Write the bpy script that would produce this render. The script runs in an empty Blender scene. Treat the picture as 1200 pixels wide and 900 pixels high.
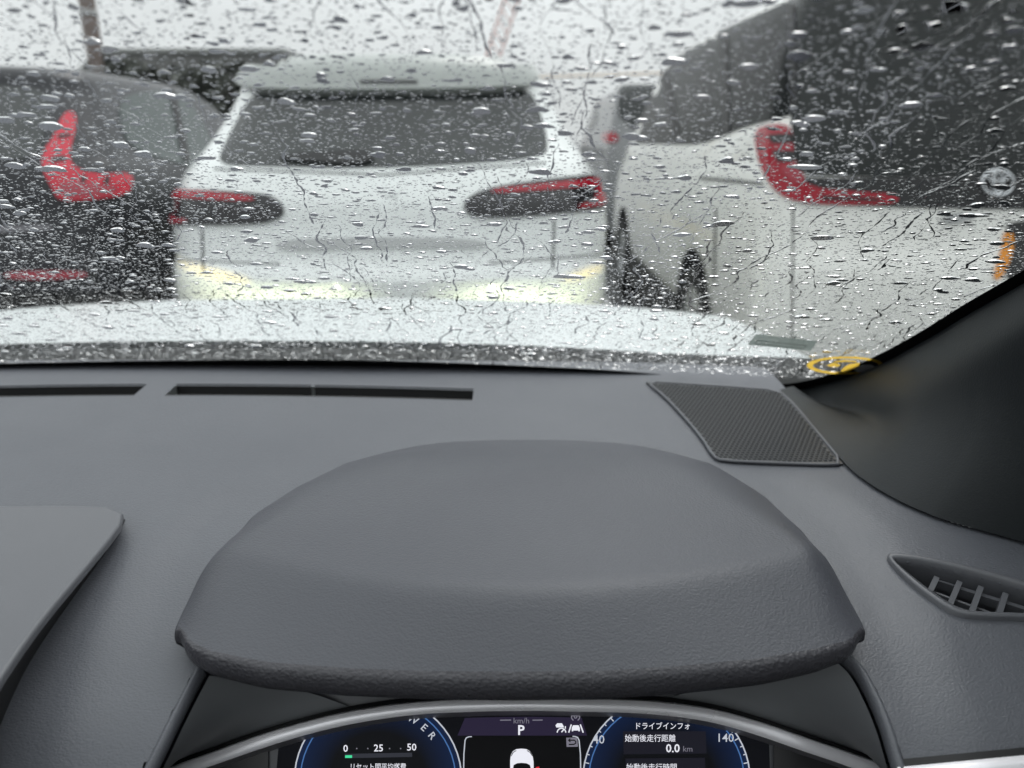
import bpy, bmesh, math, random
import numpy as np
from math import radians, sin, cos, tan, pi
from mathutils import Vector, Matrix
from mathutils.bvhtree import BVHTree
from mathutils.geometry import delaunay_2d_cdt

random.seed(7)
rng = np.random.default_rng(11)
S = bpy.context.scene
COL = S.collection

# ------------------------------------------------------------------ camera, sky, sun, exposure
TH = radians(17.57)          # the phone is tilted down
CZ = 1.27                    # its height above the road
FPX = 900.0                  # focal length in photograph pixels
cam_d = bpy.data.cameras.new('camera')
cam = bpy.data.objects.new('camera', cam_d)
COL.objects.link(cam)
cam.location = (0, 0, CZ)
cam.rotation_euler = (pi / 2 - TH, 0, 0)
cam_d.sensor_width = 36
cam_d.lens = 36 * FPX / 1200
cam_d.clip_start = 0.02
cam_d.clip_end = 2000
cam_d.dof.use_dof = True
cam_d.dof.focus_distance = 0.53
cam_d.dof.aperture_fstop = 5.6
S.camera = cam

W = bpy.data.worlds.new('World')
S.world = W
W.use_nodes = True
wn = W.node_tree
SUN_EL, SUN_AZ = radians(58), radians(20)
sky = wn.nodes.new('ShaderNodeTexSky')
sky.sky_type = 'NISHITA'
sky.sun_disc = False
sky.sun_elevation = SUN_EL
sky.sun_rotation = SUN_AZ
hs = wn.nodes.new('ShaderNodeHueSaturation')
hs.inputs['Saturation'].default_value = 0.14
wn.links.new(sky.outputs[0], hs.inputs['Color'])
bg = wn.nodes['Background']
# an overcast layer over that sky: brighter overhead than at the horizon, softly mottled
wtc = wn.nodes.new('ShaderNodeTexCoord')
wsep = wn.nodes.new('ShaderNodeSeparateXYZ')
wn.links.new(wtc.outputs['Generated'], wsep.inputs[0])
wramp = wn.nodes.new('ShaderNodeMapRange')
wramp.inputs['From Min'].default_value = 0.0
wramp.inputs['From Max'].default_value = 1.0
wramp.inputs['To Min'].default_value = 5.3
wramp.inputs['To Max'].default_value = 16.0
wn.links.new(wsep.outputs['Z'], wramp.inputs['Value'])
wnz = wn.nodes.new('ShaderNodeTexNoise')
wnz.inputs['Scale'].default_value = 3.0
wnz.inputs['Detail'].default_value = 5
wmap = wn.nodes.new('ShaderNodeMapping')
wmap.inputs['Scale'].default_value = (1, 1, 3.5)
wn.links.new(wtc.outputs['Generated'], wmap.inputs['Vector'])
wn.links.new(wmap.outputs[0], wnz.inputs['Vector'])
wcl = wn.nodes.new('ShaderNodeMapRange')
wcl.inputs['From Min'].default_value = 0.3
wcl.inputs['From Max'].default_value = 0.7
wcl.inputs['To Min'].default_value = 0.90
wcl.inputs['To Max'].default_value = 1.08
wn.links.new(wnz.outputs['Fac'], wcl.inputs['Value'])
wmul = wn.nodes.new('ShaderNodeMath')
wmul.operation = 'MULTIPLY'
wn.links.new(wramp.outputs[0], wmul.inputs[0])
wn.links.new(wcl.outputs[0], wmul.inputs[1])
wtint = wn.nodes.new('ShaderNodeVectorMath')
wtint.operation = 'SCALE'
wtint.inputs[0].default_value = (0.945, 1.0, 1.005)
wn.links.new(wmul.outputs[0], wtint.inputs['Scale'])
wmix = wn.nodes.new('ShaderNodeMixRGB')
wmix.inputs[0].default_value = 0.88
wn.links.new(hs.outputs[0], wmix.inputs[1])
wn.links.new(wtint.outputs[0], wmix.inputs[2])
wn.links.new(wmix.outputs[0], bg.inputs['Color'])
bg.inputs['Strength'].default_value = 0.1
sun_d = bpy.data.lights.new('sun', 'SUN')
sun_d.energy = 0.5
sun_d.angle = radians(25)
sun_d.color = (1, 0.98, 0.95)
sun = bpy.data.objects.new('sun', sun_d)
COL.objects.link(sun)
sun.rotation_euler = (pi / 2 - SUN_EL, 0, pi - SUN_AZ)

S.view_settings.view_transform = 'Standard'
S.view_settings.look = 'None'
S.view_settings.gamma = 1
S.view_settings.use_curve_mapping = False
EXPO = 0.3
S.view_settings.exposure = EXPO
EM = 2 ** -EXPO
S.render.engine = 'CYCLES'
S.cycles.use_denoising = True
S.cycles.max_bounces = 14
S.cycles.transmission_bounces = 12
S.cycles.transparent_max_bounces = 12
S.cycles.glossy_bounces = 5
S.cycles.diffuse_bounces = 4
S.cycles.sample_clamp_indirect = 6

# ------------------------------------------------------------------ measuring: photograph pixel -> ray
def ray(px, py):
    a, b = (px - 600) / FPX, (450 - py) / FPX
    return Vector((a, cos(TH) + b * sin(TH), -sin(TH) + b * cos(TH)))
CAM = Vector((0, 0, CZ))
def at_z(px, py, z):
    d = ray(px, py)
    return CAM + d * ((z - CZ) / d.z)
def at_y(px, py, y):
    d = ray(px, py)
    return CAM + d * (y / d.y)
def at_plane(px, py, p, n):
    d = ray(px, py)
    return CAM + d * ((p - CAM).dot(n) / d.dot(n))
def to_px(p):
    y, dz = p[1], p[2] - CZ
    f = y * cos(TH) - dz * sin(TH)
    u = y * sin(TH) + dz * cos(TH)
    return 600 + FPX * p[0] / f, 450 - FPX * u / f

# ------------------------------------------------------------------ materials
def mat(name, color, rough=0.5, metal=0.0, spec=0.5, coat=0.0, coat_rough=0.05, bump=None, vary=0.0, vscale=8, emit=None, estr=0):
    m = bpy.data.materials.new(name)
    m.use_nodes = True
    nt = m.node_tree
    b = nt.nodes['Principled BSDF']
    b.inputs['Base Color'].default_value = (*color, 1)
    b.inputs['Roughness'].default_value = rough
    b.inputs['Metallic'].default_value = metal
    b.inputs['Specular IOR Level'].default_value = spec
    b.inputs['Coat Weight'].default_value = coat
    b.inputs['Coat Roughness'].default_value = coat_rough
    tc = nt.nodes.new('ShaderNodeTexCoord')
    if bump:          # sheen wanders a little, as on handled plastic and dusty paint
        rn = nt.nodes.new('ShaderNodeTexNoise')
        rn.inputs['Scale'].default_value = 5
        rn.inputs['Detail'].default_value = 5
        rm = nt.nodes.new('ShaderNodeMapRange')
        rm.inputs['From Min'].default_value, rm.inputs['From Max'].default_value = .3, .7
        rm.inputs['To Min'].default_value, rm.inputs['To Max'].default_value = rough - .07, rough + .07
        nt.links.new(tc.outputs['Object'], rn.inputs['Vector'])
        nt.links.new(rn.outputs['Fac'], rm.inputs['Value'])
        nt.links.new(rm.outputs[0], b.inputs['Roughness'])
    if emit:
        b.inputs['Emission Color'].default_value = (*emit, 1)
        b.inputs['Emission Strength'].default_value = estr
    if vary:
        nz = nt.nodes.new('ShaderNodeTexNoise')
        nz.inputs['Scale'].default_value = vscale
        nz.inputs['Detail'].default_value = 6
        nt.links.new(tc.outputs['Object'], nz.inputs['Vector'])
        mx = nt.nodes.new('ShaderNodeMixRGB')
        mx.inputs[1].default_value = (*[c * (1 - vary) for c in color], 1)
        mx.inputs[2].default_value = (*[min(1, c * (1 + vary)) for c in color], 1)
        nt.links.new(nz.outputs['Fac'], mx.inputs[0])
        nt.links.new(mx.outputs[0], b.inputs['Base Color'])
    if bump:
        kind, scale, dist = bump
        if kind == 'leather':
            v = nt.nodes.new('ShaderNodeTexVoronoi')
            v.feature = 'SMOOTH_F1'
            v.inputs['Scale'].default_value = scale
            v.inputs['Smoothness'].default_value = 0.5
            n2 = nt.nodes.new('ShaderNodeTexNoise')
            n2.inputs['Scale'].default_value = scale * 0.45
            n2.inputs['Detail'].default_value = 3
            ad = nt.nodes.new('ShaderNodeMath')
            ad.operation = 'SUBTRACT'
            # stretch the cells a little so that the grain is not round dots
            mp = nt.nodes.new('ShaderNodeMapping')
            mp.inputs['Scale'].default_value = (0.72, 1.05, 1)
            nt.links.new(tc.outputs['Object'], mp.inputs['Vector'])
            ds = nt.nodes.new('ShaderNodeTexNoise')
            ds.inputs['Scale'].default_value = scale * 0.6
            nt.links.new(mp.outputs[0], ds.inputs['Vector'])
            vm = nt.nodes.new('ShaderNodeVectorMath')
            vm.operation = 'MULTIPLY_ADD'
            vm.inputs[1].default_value = (1.3 / scale,) * 3
            nt.links.new(ds.outputs['Color'], vm.inputs[0])
            nt.links.new(mp.outputs[0], vm.inputs[2])
            nt.links.new(vm.outputs[0], v.inputs['Vector'])
            nt.links.new(tc.outputs['Object'], n2.inputs['Vector'])
            nt.links.new(n2.outputs['Fac'], ad.inputs[0])
            nt.links.new(v.outputs['Distance'], ad.inputs[1])
            src = ad.outputs[0]
        else:
            n2 = nt.nodes.new('ShaderNodeTexNoise')
            n2.inputs['Scale'].default_value = scale
            n2.inputs['Detail'].default_value = 4
            nt.links.new(tc.outputs['Object'], n2.inputs['Vector'])
            src = n2.outputs['Fac']
        bp = nt.nodes.new('ShaderNodeBump')
        bp.inputs['Strength'].default_value = 1
        bp.inputs['Distance'].default_value = dist
        nt.links.new(src, bp.inputs['Height'])
        nt.links.new(bp.outputs[0], b.inputs['Normal'])
    return m

def glow(name, color, s=1.0):
    m = bpy.data.materials.new(name)
    m.use_nodes = True
    b = m.node_tree.nodes['Principled BSDF']
    b.inputs['Base Color'].default_value = (0.01, 0.01, 0.01, 1)
    b.inputs['Roughness'].default_value = 0.6
    b.inputs['Specular IOR Level'].default_value = 0.1
    b.inputs['Emission Color'].default_value = (*color, 1)
    b.inputs['Emission Strength'].default_value = s * EM
    return m

def srgb(r, g, b):
    f = lambda c: c / 255 / 12.92 if c <= 10 else ((c / 255 + 0.055) / 1.055) ** 2.4
    return (f(r), f(g), f(b))

M = {}
M['dash'] = mat('dash_vinyl', (0.098, 0.103, 0.118), 0.45, bump=('leather', 820, 0.0002), vary=0.07, vscale=6)
M['hood'] = mat('hood_vinyl', (0.066, 0.069, 0.082), 0.47, bump=('leather', 800, 0.0002), vary=0.06, vscale=7)
M['lip'] = mat('stitched_vinyl', (0.05, 0.049, 0.057), 0.42, bump=('leather', 560, 0.00045), vary=0.07, vscale=8)
M['smooth'] = mat('smooth_plastic', (0.107, 0.110, 0.122), 0.38, bump=('noise', 900, 0.00008))
M['pillar'] = mat('pillar_plastic', (0.019, 0.022, 0.024), 0.5, spec=0.3, bump=('noise', 700, 0.0002))
M['black'] = mat('black_plastic', (0.012, 0.012, 0.013), 0.5)
M['matte'] = mat('matte_black', (0.006, 0.006, 0.007), 0.9, spec=0.1)
M['grille'] = mat('grille_plastic', (0.034, 0.035, 0.038), 0.42)
M['silver'] = mat('satin_silver', (0.98, 0.96, 1.0), 0.3, metal=0.3, bump=('noise', 1500, 0.00003))
M['silver_edge'] = mat('dark_bevel', (0.16, 0.155, 0.17), 0.4)
M['liner'] = mat('headliner', (0.72, 0.71, 0.69), 0.9)
M['seat'] = mat('seat_cloth', (0.05, 0.05, 0.05), 0.9)
M['side_panel'] = mat('side_panel_plastic', (0.17, 0.177, 0.187), 0.45)
M['white_own'] = mat('pearl_white_paint', (0.64, 0.675, 0.675), 0.4, coat=0.25, coat_rough=0.3)
M['white'] = mat('white_paint', (0.75, 0.775, 0.765), 0.35, coat=0.7, vary=0.03, vscale=3)
M['van_white'] = mat('van_white_paint', (0.86, 0.86, 0.82), 0.35, coat=0.7, vary=0.03, vscale=3)
M['dark_paint'] = mat('charcoal_paint', (0.022, 0.023, 0.027), 0.35, spec=0.3, coat=0.2)
M['silver_paint'] = mat('silver_paint', (0.42, 0.43, 0.43), 0.3, metal=0.3, coat=0.6)
M['grey_paint'] = mat('grey_paint', (0.2, 0.205, 0.21), 0.3, coat=0.5)
M['spoiler'] = mat('greyed_spoiler', (0.34, 0.36, 0.345), 0.35, coat=0.3)  # white bodywork greyed, with what it reflects put into the colour
M['glass'] = mat('car_glass', (0.02, 0.024, 0.024), 0.06, spec=0.6)
M['glass_side'] = mat('car_side_glass', (0.055, 0.072, 0.069), 0.15, spec=0.3)  # greenish glass, lightened to include the sky seen through the windows
M['glass_dark'] = mat('privacy_glass', (0.012, 0.014, 0.014), 0.25, spec=0.05)
M['glass_van'] = mat('tinted_glass', (0.025, 0.028, 0.028), 0.1, spec=0.25)
M['trim'] = mat('bumper_plastic', (0.03, 0.03, 0.031), 0.6)
M['cowl'] = mat('cowl_plastic', (0.022, 0.023, 0.023), 0.7, spec=0.15)
M['rubber'] = mat('tyre_rubber', (0.018, 0.018, 0.018), 0.85, bump=('noise', 60, 0.003))
M['rim'] = mat('wheel_alloy', (0.45, 0.46, 0.47), 0.35, metal=0.8)
M['chrome'] = mat('chrome', (0.7, 0.72, 0.74), 0.15, metal=1.0)
M['lamp_dark'] = mat('smoked_lamp', (0.016, 0.016, 0.018), 0.15, spec=0.6)
M['lamp_red'] = mat('red_lens', (0.3, 0.006, 0.02), 0.18, spec=0.6, emit=(1, 0.02, 0.05), estr=0.02)
M['lamp_lit'] = mat('lit_red_lens', (0.42, 0.01, 0.03), 0.2, spec=0.6, emit=(1, 0.03, 0.07), estr=0.06)
M['lamp_rose'] = mat('rose_lens', (0.35, 0.04, 0.06), 0.2, spec=0.6)
M['orange'] = mat('orange_reflector', (0.75, 0.28, 0.03), 0.4)
M['plate'] = mat('number_plate', (0.65, 0.66, 0.64), 0.5)
M['asphalt'] = mat('wet_asphalt', (0.05, 0.052, 0.053), 0.22, bump=('noise', 45, 0.006), vary=0.35, vscale=2)
M['concrete'] = mat('brown_concrete', (0.2, 0.165, 0.15), 0.8, vary=0.25, vscale=4)
M['shed_wall'] = mat('dark_shed_wall', (0.17, 0.172, 0.168), 0.6, vary=0.3, vscale=1.2)
M['shed_roof'] = mat('pale_shed_roof', (0.3, 0.31, 0.3), 0.5, vary=0.2, vscale=0.8)
M['rust'] = mat('rust_wall', (0.2, 0.085, 0.035), 0.8, vary=0.4, vscale=2)
M['pink'] = mat('faded_red_paint', (0.72, 0.5, 0.47), 0.6)
M['pale_orange'] = mat('pale_orange_paint', (0.75, 0.62, 0.5), 0.6)
M['leaf'] = mat('leaf', (0.06, 0.066, 0.056), 0.7, vary=0.5, vscale=1.5)
M['bark'] = mat('bark', (0.07, 0.055, 0.045), 0.9)
M['yellow'] = mat('yellow_sticker', (0.72, 0.45, 0.06), 0.5)
M['sticker_white'] = mat('white_sticker', (0.75, 0.77, 0.77), 0.5)
M['sticker_grey'] = mat('grey_sticker', (0.19, 0.21, 0.2), 0.6)
M['sticker_line'] = mat('grey_sticker_line', (0.1, 0.115, 0.11), 0.6)

def film(name, color, alpha):
    """a thin film that the daylight shines through"""
    m = bpy.data.materials.new(name)
    m.use_nodes = True
    nt = m.node_tree
    nt.nodes.remove(nt.nodes['Principled BSDF'])
    d, t, x, c, y = (nt.nodes.new('ShaderNode' + k) for k in ('BsdfDiffuse', 'BsdfTranslucent', 'MixShader', 'BsdfTransparent', 'MixShader'))
    d.inputs[0].default_value = t.inputs[0].default_value = (*color, 1)
    x.inputs[0].default_value = 0.7
    nt.links.new(d.outputs[0], x.inputs[1])
    nt.links.new(t.outputs[0], x.inputs[2])
    y.inputs[0].default_value = alpha
    nt.links.new(c.outputs[0], y.inputs[1])
    nt.links.new(x.outputs[0], y.inputs[2])
    nt.links.new(y.outputs[0], nt.nodes['Material Output'].inputs['Surface'])
    return m
M['yellow'] = film('yellow_sticker', (0.85, 0.55, 0.07), 0.95)
M['sticker_white'] = film('white_sticker', (0.85, 0.87, 0.87), 0.8)
M['sticker_grey'] = film('grey_sticker', (0.17, 0.2, 0.185), 0.9)
M['sticker_line'] = film('grey_sticker_line', (0.09, 0.11, 0.1), 0.9)
m = bpy.data.materials.new('clear_pane')
m.use_nodes = True
nt = m.node_tree
nt.nodes.remove(nt.nodes['Principled BSDF'])
tb = nt.nodes.new('ShaderNodeBsdfTransparent')
nt.links.new(tb.outputs[0], nt.nodes['Material Output'].inputs['Surface'])
M['pane'] = m
m = bpy.data.materials.new('rain_water')
m.use_nodes = True
nt = m.node_tree
nt.nodes.remove(nt.nodes['Principled BSDF'])
gb = nt.nodes.new('ShaderNodeBsdfGlass')
gb.inputs['IOR'].default_value = 1.333
gb.inputs['Roughness'].default_value = 0.0
nt.links.new(gb.outputs[0], nt.nodes['Material Output'].inputs['Surface'])
M['water'] = m

# ------------------------------------------------------------------ object helpers
def link(o):
    COL.objects.link(o)
    return o
def mesh_obj(name, verts, faces, m, parent=None, smooth=True, origin=None):
    me = bpy.data.meshes.new(name)
    if origin is not None:
        verts = [Vector(v) - origin for v in verts]
    me.from_pydata([tuple(v) for v in verts], [], faces)
    me.materials.append(m)
    if smooth:
        me.polygons.foreach_set('use_smooth', [True] * len(me.polygons))
    me.update()
    o = link(bpy.data.objects.new(name, me))
    if origin is not None:
        o.location = origin
    if parent is not None:
        o.parent = parent
        r = parent
        off = Vector(r.location)
        while r.parent is not None:
            r = r.parent
            off = off + Vector(r.location)
        o.matrix_parent_inverse = Matrix.Translation(-Vector(root_of(parent).location)) if parent.parent is None else Matrix.Identity(4)
    return o
def root_of(o):
    while o.parent is not None:
        o = o.parent
    return o
def thing(name, label, cat, loc, group=None):
    o = link(bpy.data.objects.new(name, None))
    o.location = loc
    o.empty_display_size = 0.1
    o['label'] = label
    o['category'] = cat
    if group:
        o['group'] = group
    return o
def fix_normals(o):
    bm = bmesh.new()
    bm.from_mesh(o.data)
    bmesh.ops.recalc_face_normals(bm, faces=bm.faces)
    bm.to_mesh(o.data)
    bm.free()
def sharp(o, deg=35):
    o.data.set_sharp_from_angle(angle=radians(deg))
    return o
class MB:
    """collects vertices and faces for one mesh"""
    def __init__(self):
        self.v, self.f = [], []
    def add(self, vs, fs):
        b = len(self.v)
        self.v += [Vector(x) for x in vs]
        self.f += [tuple(b + i for i in f) for f in fs]
    def box(self, lo, hi):
        x0, y0, z0 = lo
        x1, y1, z1 = hi
        self.add([(x0, y0, z0), (x1, y0, z0), (x1, y1, z0), (x0, y1, z0), (x0, y0, z1), (x1, y0, z1), (x1, y1, z1), (x0, y1, z1)],
                 [(0, 3, 2, 1), (4, 5, 6, 7), (0, 1, 5, 4), (1, 2, 6, 5), (2, 3, 7, 6), (3, 0, 4, 7)])
    def grid(self, rows, close=False):
        n = len(rows[0])
        b = len(self.v)
        for r in rows:
            self.v += [Vector(p) for p in r]
        for i in range(len(rows) - 1):
            for j in range(n if close else n - 1):
                k = (j + 1) % n
                self.f.append((b + i * n + j, b + i * n + k, b + (i + 1) * n + k, b + (i + 1) * n + j))
    def tube(self, pts, r, n=8, cap=True):
        pts = [Vector(p) for p in pts]
        rows = []
        for i, p in enumerate(pts):
            t = (pts[min(i + 1, len(pts) - 1)] - pts[max(i - 1, 0)]).normalized()
            a = t.cross(Vector((0, 0, 1)))
            if a.length < 1e-3:
                a = t.cross(Vector((0, 1, 0)))
            a.normalize()
            c = a.cross(t)
            rr = r[i] if isinstance(r, (list, tuple)) else r
            rows.append([p + (a * cos(2 * pi * k / n) + c * sin(2 * pi * k / n)) * rr for k in range(n)])
        b = len(self.v)
        self.grid(rows, True)
        if cap:
            self.f.append(tuple(b + k for k in range(n))[::-1])
            self.f.append(tuple(b + (len(rows) - 1) * n + k for k in range(n)))
    def build(self, name, m, parent=None, smooth=True, normals=True, deg=None):
        o = mesh_obj(name, self.v, self.f, m, parent, smooth)
        if normals:
            fix_normals(o)
        if deg:
            sharp(o, deg)
        return o
def chaikin(p, n=2, closed=True):
    p = [Vector(q) for q in p]
    for _ in range(n):
        q = []
        for i in range(len(p) if closed else len(p) - 1):
            a, b = p[i], p[(i + 1) % len(p)]
            q += [a * 0.75 + b * 0.25, a * 0.25 + b * 0.75]
        if not closed:
            q = [p[0]] + q + [p[-1]]
        p = q
    return p
def resample(p, n, closed=False):
    p = [Vector(q) for q in p]
    if closed:
        p = p + [p[0]]
    L = [0]
    for a, b in zip(p, p[1:]):
        L.append(L[-1] + (b - a).length)
    out = []
    cnt = n if closed else n - 1
    for i in range(n):
        s = L[-1] * i / cnt
        k = 0
        while k < len(p) - 2 and L[k + 1] < s:
            k += 1
        t = (s - L[k]) / max(1e-9, L[k + 1] - L[k])
        out.append(p[k].lerp(p[k + 1], min(1, max(0, t))))
    return out
def spline(p, n):
    """a smooth curve through the points p, n points (Catmull-Rom)"""
    p = [Vector(q) for q in p]
    out = []
    for i in range(n):
        s = (len(p) - 1) * i / (n - 1)
        k = min(int(s), len(p) - 2)
        t = s - k
        a = p[k - 1] if k > 0 else p[0] * 2 - p[1]
        b, c = p[k], p[k + 1]
        d = p[k + 2] if k + 2 < len(p) else p[-1] * 2 - p[-2]
        out.append(0.5 * (2 * b + (c - a) * t + (2 * a - 5 * b + 4 * c - d) * t * t + (3 * b - a - 3 * c + d) * t ** 3))
    return out
def fill2d(poly, step):
    """triangles inside a 2-D outline, with inner points every step"""
    L = sum((Vector(poly[i]) - Vector(poly[i - 1])).length for i in range(len(poly)))
    b = resample([Vector((q[0], q[1])) for q in poly], max(len(poly), int(L / step)), True)
    pts = list(b)
    n = len(b)
    xs = [q.x for q in b]
    ys = [q.y for q in b]
    y = min(ys) + step * 0.5
    while y < max(ys):
        xi = sorted(b[i].x + (y - b[i].y) / (b[i - 1].y - b[i].y) * (b[i - 1].x - b[i].x)
                    for i in range(n) if (b[i].y > y) != (b[i - 1].y > y))
        for k in range(0, len(xi) - 1, 2):
            x = xi[k] + step * 0.6
            while x < xi[k + 1] - step * 0.6:
                pts.append(Vector((x, y)))
                x += step
        y += step
    r = delaunay_2d_cdt(pts, [], [list(range(n))], 1, 1e-6)
    return [v for v in r[0]], [tuple(f) for f in r[2]]
def solid_sheet(name, pts, faces, nrm, thick, m, parent, smooth=True):
    """a sheet and its underside thick below it along nrm (one normal or one per point)"""
    n = len(pts)
    ns = nrm if isinstance(nrm, list) else [nrm] * n
    v = [p for p in pts] + [p - q * thick for p, q in zip(pts, ns)]
    cnt = {}
    for f in faces:
        for i in range(len(f)):
            e = (f[i], f[(i + 1) % len(f)])
            cnt[e] = 1
    fs = [tuple(f) for f in faces] + [tuple(n + i for i in f[::-1]) for f in faces]
    for (a, b) in cnt:
        if (b, a) not in cnt:
            fs.append((b, a, n + a, n + b))
    o = mesh_obj(name, v, fs, m, parent, smooth)
    fix_normals(o)
    sharp(o, 50)
    return o
def largest(fs):
    par = {}
    def find(i):
        par.setdefault(i, i)
        while par[i] != i:
            par[i] = par[par[i]]
            i = par[i]
        return i
    for f in fs:
        for i in f[1:]:
            par[find(i)] = find(f[0])
    n = {}
    for f in fs:
        n[find(f[0])] = n.get(find(f[0]), 0) + 1
    if not n:
        return []
    best = max(n, key=n.get)
    return [f for f in fs if find(f[0]) == best]
def patch(bvh, poly, name, m, parent, off=0.004, thick=0.012, step=7, rnd=2):
    """a panel whose outline was measured in the photograph, laid on a body's own surface"""
    q = chaikin([Vector(p) for p in poly], rnd) if rnd else poly
    p2, fs = fill2d(q, step)
    pts, ns, ok = [], [], []
    for p in p2:
        hit, n, i, d = bvh.ray_cast(CAM, ray(p.x, p.y).normalized())
        ok.append(hit is not None)
        if hit is None:
            hit, n = Vector(), Vector((0, -1, 0))
        if n.dot(hit - CAM) > 0:
            n = -n
        pts.append(hit + n * off)
        ns.append(n)
    fs = largest([f for f in fs if all(ok[i] for i in f)])
    use = sorted({i for f in fs for i in f})
    at_ = {i: k for k, i in enumerate(use)}
    pts, ns = [pts[i] for i in use], [ns[i] for i in use]
    fs = [tuple(at_[i] for i in f) for f in fs]
    return solid_sheet(name, pts, fs, ns, thick, m, parent)

# ------------------------------------------------------------------ setting: ground
mb = MB()
mb.grid([[(x, y, 0) for x in (-400, -60, -10, 10, 60, 400)] for y in (-60, -5, 20, 80, 800)])
g = mb.build('ground', M['asphalt'], None, False)
g['kind'] = 'structure'
mb = MB()
for x in (-1.62, 0.74):
    mb.add([(x - .06, -1, .004), (x + .06, -1, .004), (x + .06, 16, .004), (x - .06, 16, .004)], [(0, 1, 2, 3)])
o = mb.build('road_marking', M['plate'], None, False)
o['kind'] = 'structure'

# ------------------------------------------------------------------ vehicles: bodies lofted from level slices
def slice_ring(hw, y0, y1, r, bow, z, xc):
    """plan outline of a car body at height z: rounded rectangle with a bowed tail"""
    p = []
    r = min(r, hw * 0.9)
    NC, NS, NR = 8, 14, 14
    for i in range(NR + 1):
        p.append((-hw + r + (2 * hw - 2 * r) * i / NR, y0))
    for i in range(1, NC + 1):
        a = -pi / 2 + pi / 2 * i / NC
        p.append((hw - r + r * cos(a), y0 + r + r * sin(a)))
    for i in range(1, NS + 1):
        p.append((hw, y0 + r + (y1 - y0 - 2 * r) * i / NS))
    for i in range(1, NC + 1):
        a = pi / 2 * i / NC
        p.append((hw - r + r * cos(a), y1 - r + r * sin(a)))
    for i in range(1, NR + 1):
        p.append((hw - r - (2 * hw - 2 * r) * i / NR, y1))
    for i in range(1, NC + 1):
        a = pi / 2 + pi / 2 * i / NC
        p.append((-hw + r + r * cos(a), y1 - r + r * sin(a)))
    for i in range(1, NS + 1):
        p.append((-hw, y1 - r - (y1 - y0 - 2 * r) * i / NS))
    for i in range(1, NC):
        a = pi + pi / 2 * i / NC
        p.append((-hw + r + r * cos(a), y0 + r + r * sin(a)))
    q = []
    for x, y in p:
        t = max(0, 1 - (y - y0) / 0.8)
        q.append(Vector((x + xc, y + bow * (x / hw) ** 2 * t, z)))
    return q
def car_body(name, table, xc, bow, m, parent, fine=4):
    """table rows: z, half width, tail y, nose y, corner radius"""
    T = np.array(table, float)
    rows = []
    n = len(T)
    for i in range(n - 1):
        for k in range(fine):
            t = k / fine
            a = T[max(i - 1, 0)]
            b, c = T[i], T[i + 1]
            d = T[min(i + 2, n - 1)]
            ts = t
            # monotone-ish blend: half straight, half Catmull-Rom
            lin = b + (c - b) * ts
            cr = 0.5 * (2 * b + (c - a) * ts + (2 * a - 5 * b + 4 * c - d) * ts ** 2 + (3 * b - a - 3 * c + d) * ts ** 3)
            rows.append(0.4 * lin + 0.6 * cr)
    rows.append(T[-1])
    mb = MB()
    rings = [slice_ring(r[1], r[2], r[3], r[4], bow, r[0], xc) for r in rows]
    mb.grid(rings, True)
    N = len(rings[0])
    top = rings[-1]
    c = sum(top, Vector()) / N
    b = len(mb.v)
    mb.v.append(c + Vector((0, 0, 0.012)))
    base = (len(rings) - 1) * N
    for j in range(N):
        mb.f.append((base + j, base + (j + 1) % N, b))
    mb.f.append(tuple(range(N))[::-1])
    o = mb.build(name, m, parent)
    bvh = BVHTree.FromPolygons([v for v in mb.v], mb.f)
    return o, bvh
def wheel(parent, x, y, r, side, w=0.2):
    """side -1: outer face to the left"""
    mb = MB()
    n = 28
    prof = [(r * 0.66, 0), (r * 0.92, 0), (r * 0.985, 0.02), (r, 0.045), (r, w - 0.03), (r * 0.9, w), (r * 0.6, w)]
    rows = []
    for (rr, dx) in prof:
        rows.append([(x - side * dx, y + rr * cos(2 * pi * k / n), r + rr * sin(2 * pi * k / n)) for k in range(n)])
    mb.grid(rows, True)
    wo = mb.build('wheel', M['rubber'], parent)
    mb = MB()
    rows = [[(x - side * dx, y + rr * cos(2 * pi * k / n), r + rr * sin(2 * pi * k / n)) for k in range(n)]
            for rr, dx in ((r * 0.67, 0.004), (r * 0.62, 0.006), (r * 0.6, 0.05))]
    mb.grid(rows, True)
    for s in range(5):
        a = 2 * pi * s / 5
        d = Vector((0, cos(a), sin(a)))
        t = Vector((0, -sin(a), cos(a)))
        c0 = Vector((x - side * 0.02, y, r))
        o = Vector((side * 0.012, 0, 0))
        q = [c0 + d * 0.02 + t * 0.035, c0 + d * 0.02 - t * 0.035, c0 + d * r * 0.63 - t * 0.022, c0 + d * r * 0.63 + t * 0.022]
        mb.add([p + o for p in q] + [p - o for p in q], [(0, 1, 2, 3), (7, 6, 5, 4), (0, 3, 7, 4), (1, 5, 6, 2), (0, 4, 5, 1), (2, 6, 7, 3)])
    b = len(mb.v)
    mb.add([(x - side * 0.06, y + r * .6 * cos(2 * pi * k / n), r + r * .6 * sin(2 * pi * k / n)) for k in range(n)], [tuple(range(n))])
    mb.build('rim', M['rim'], wo, False)
    return wo

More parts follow.
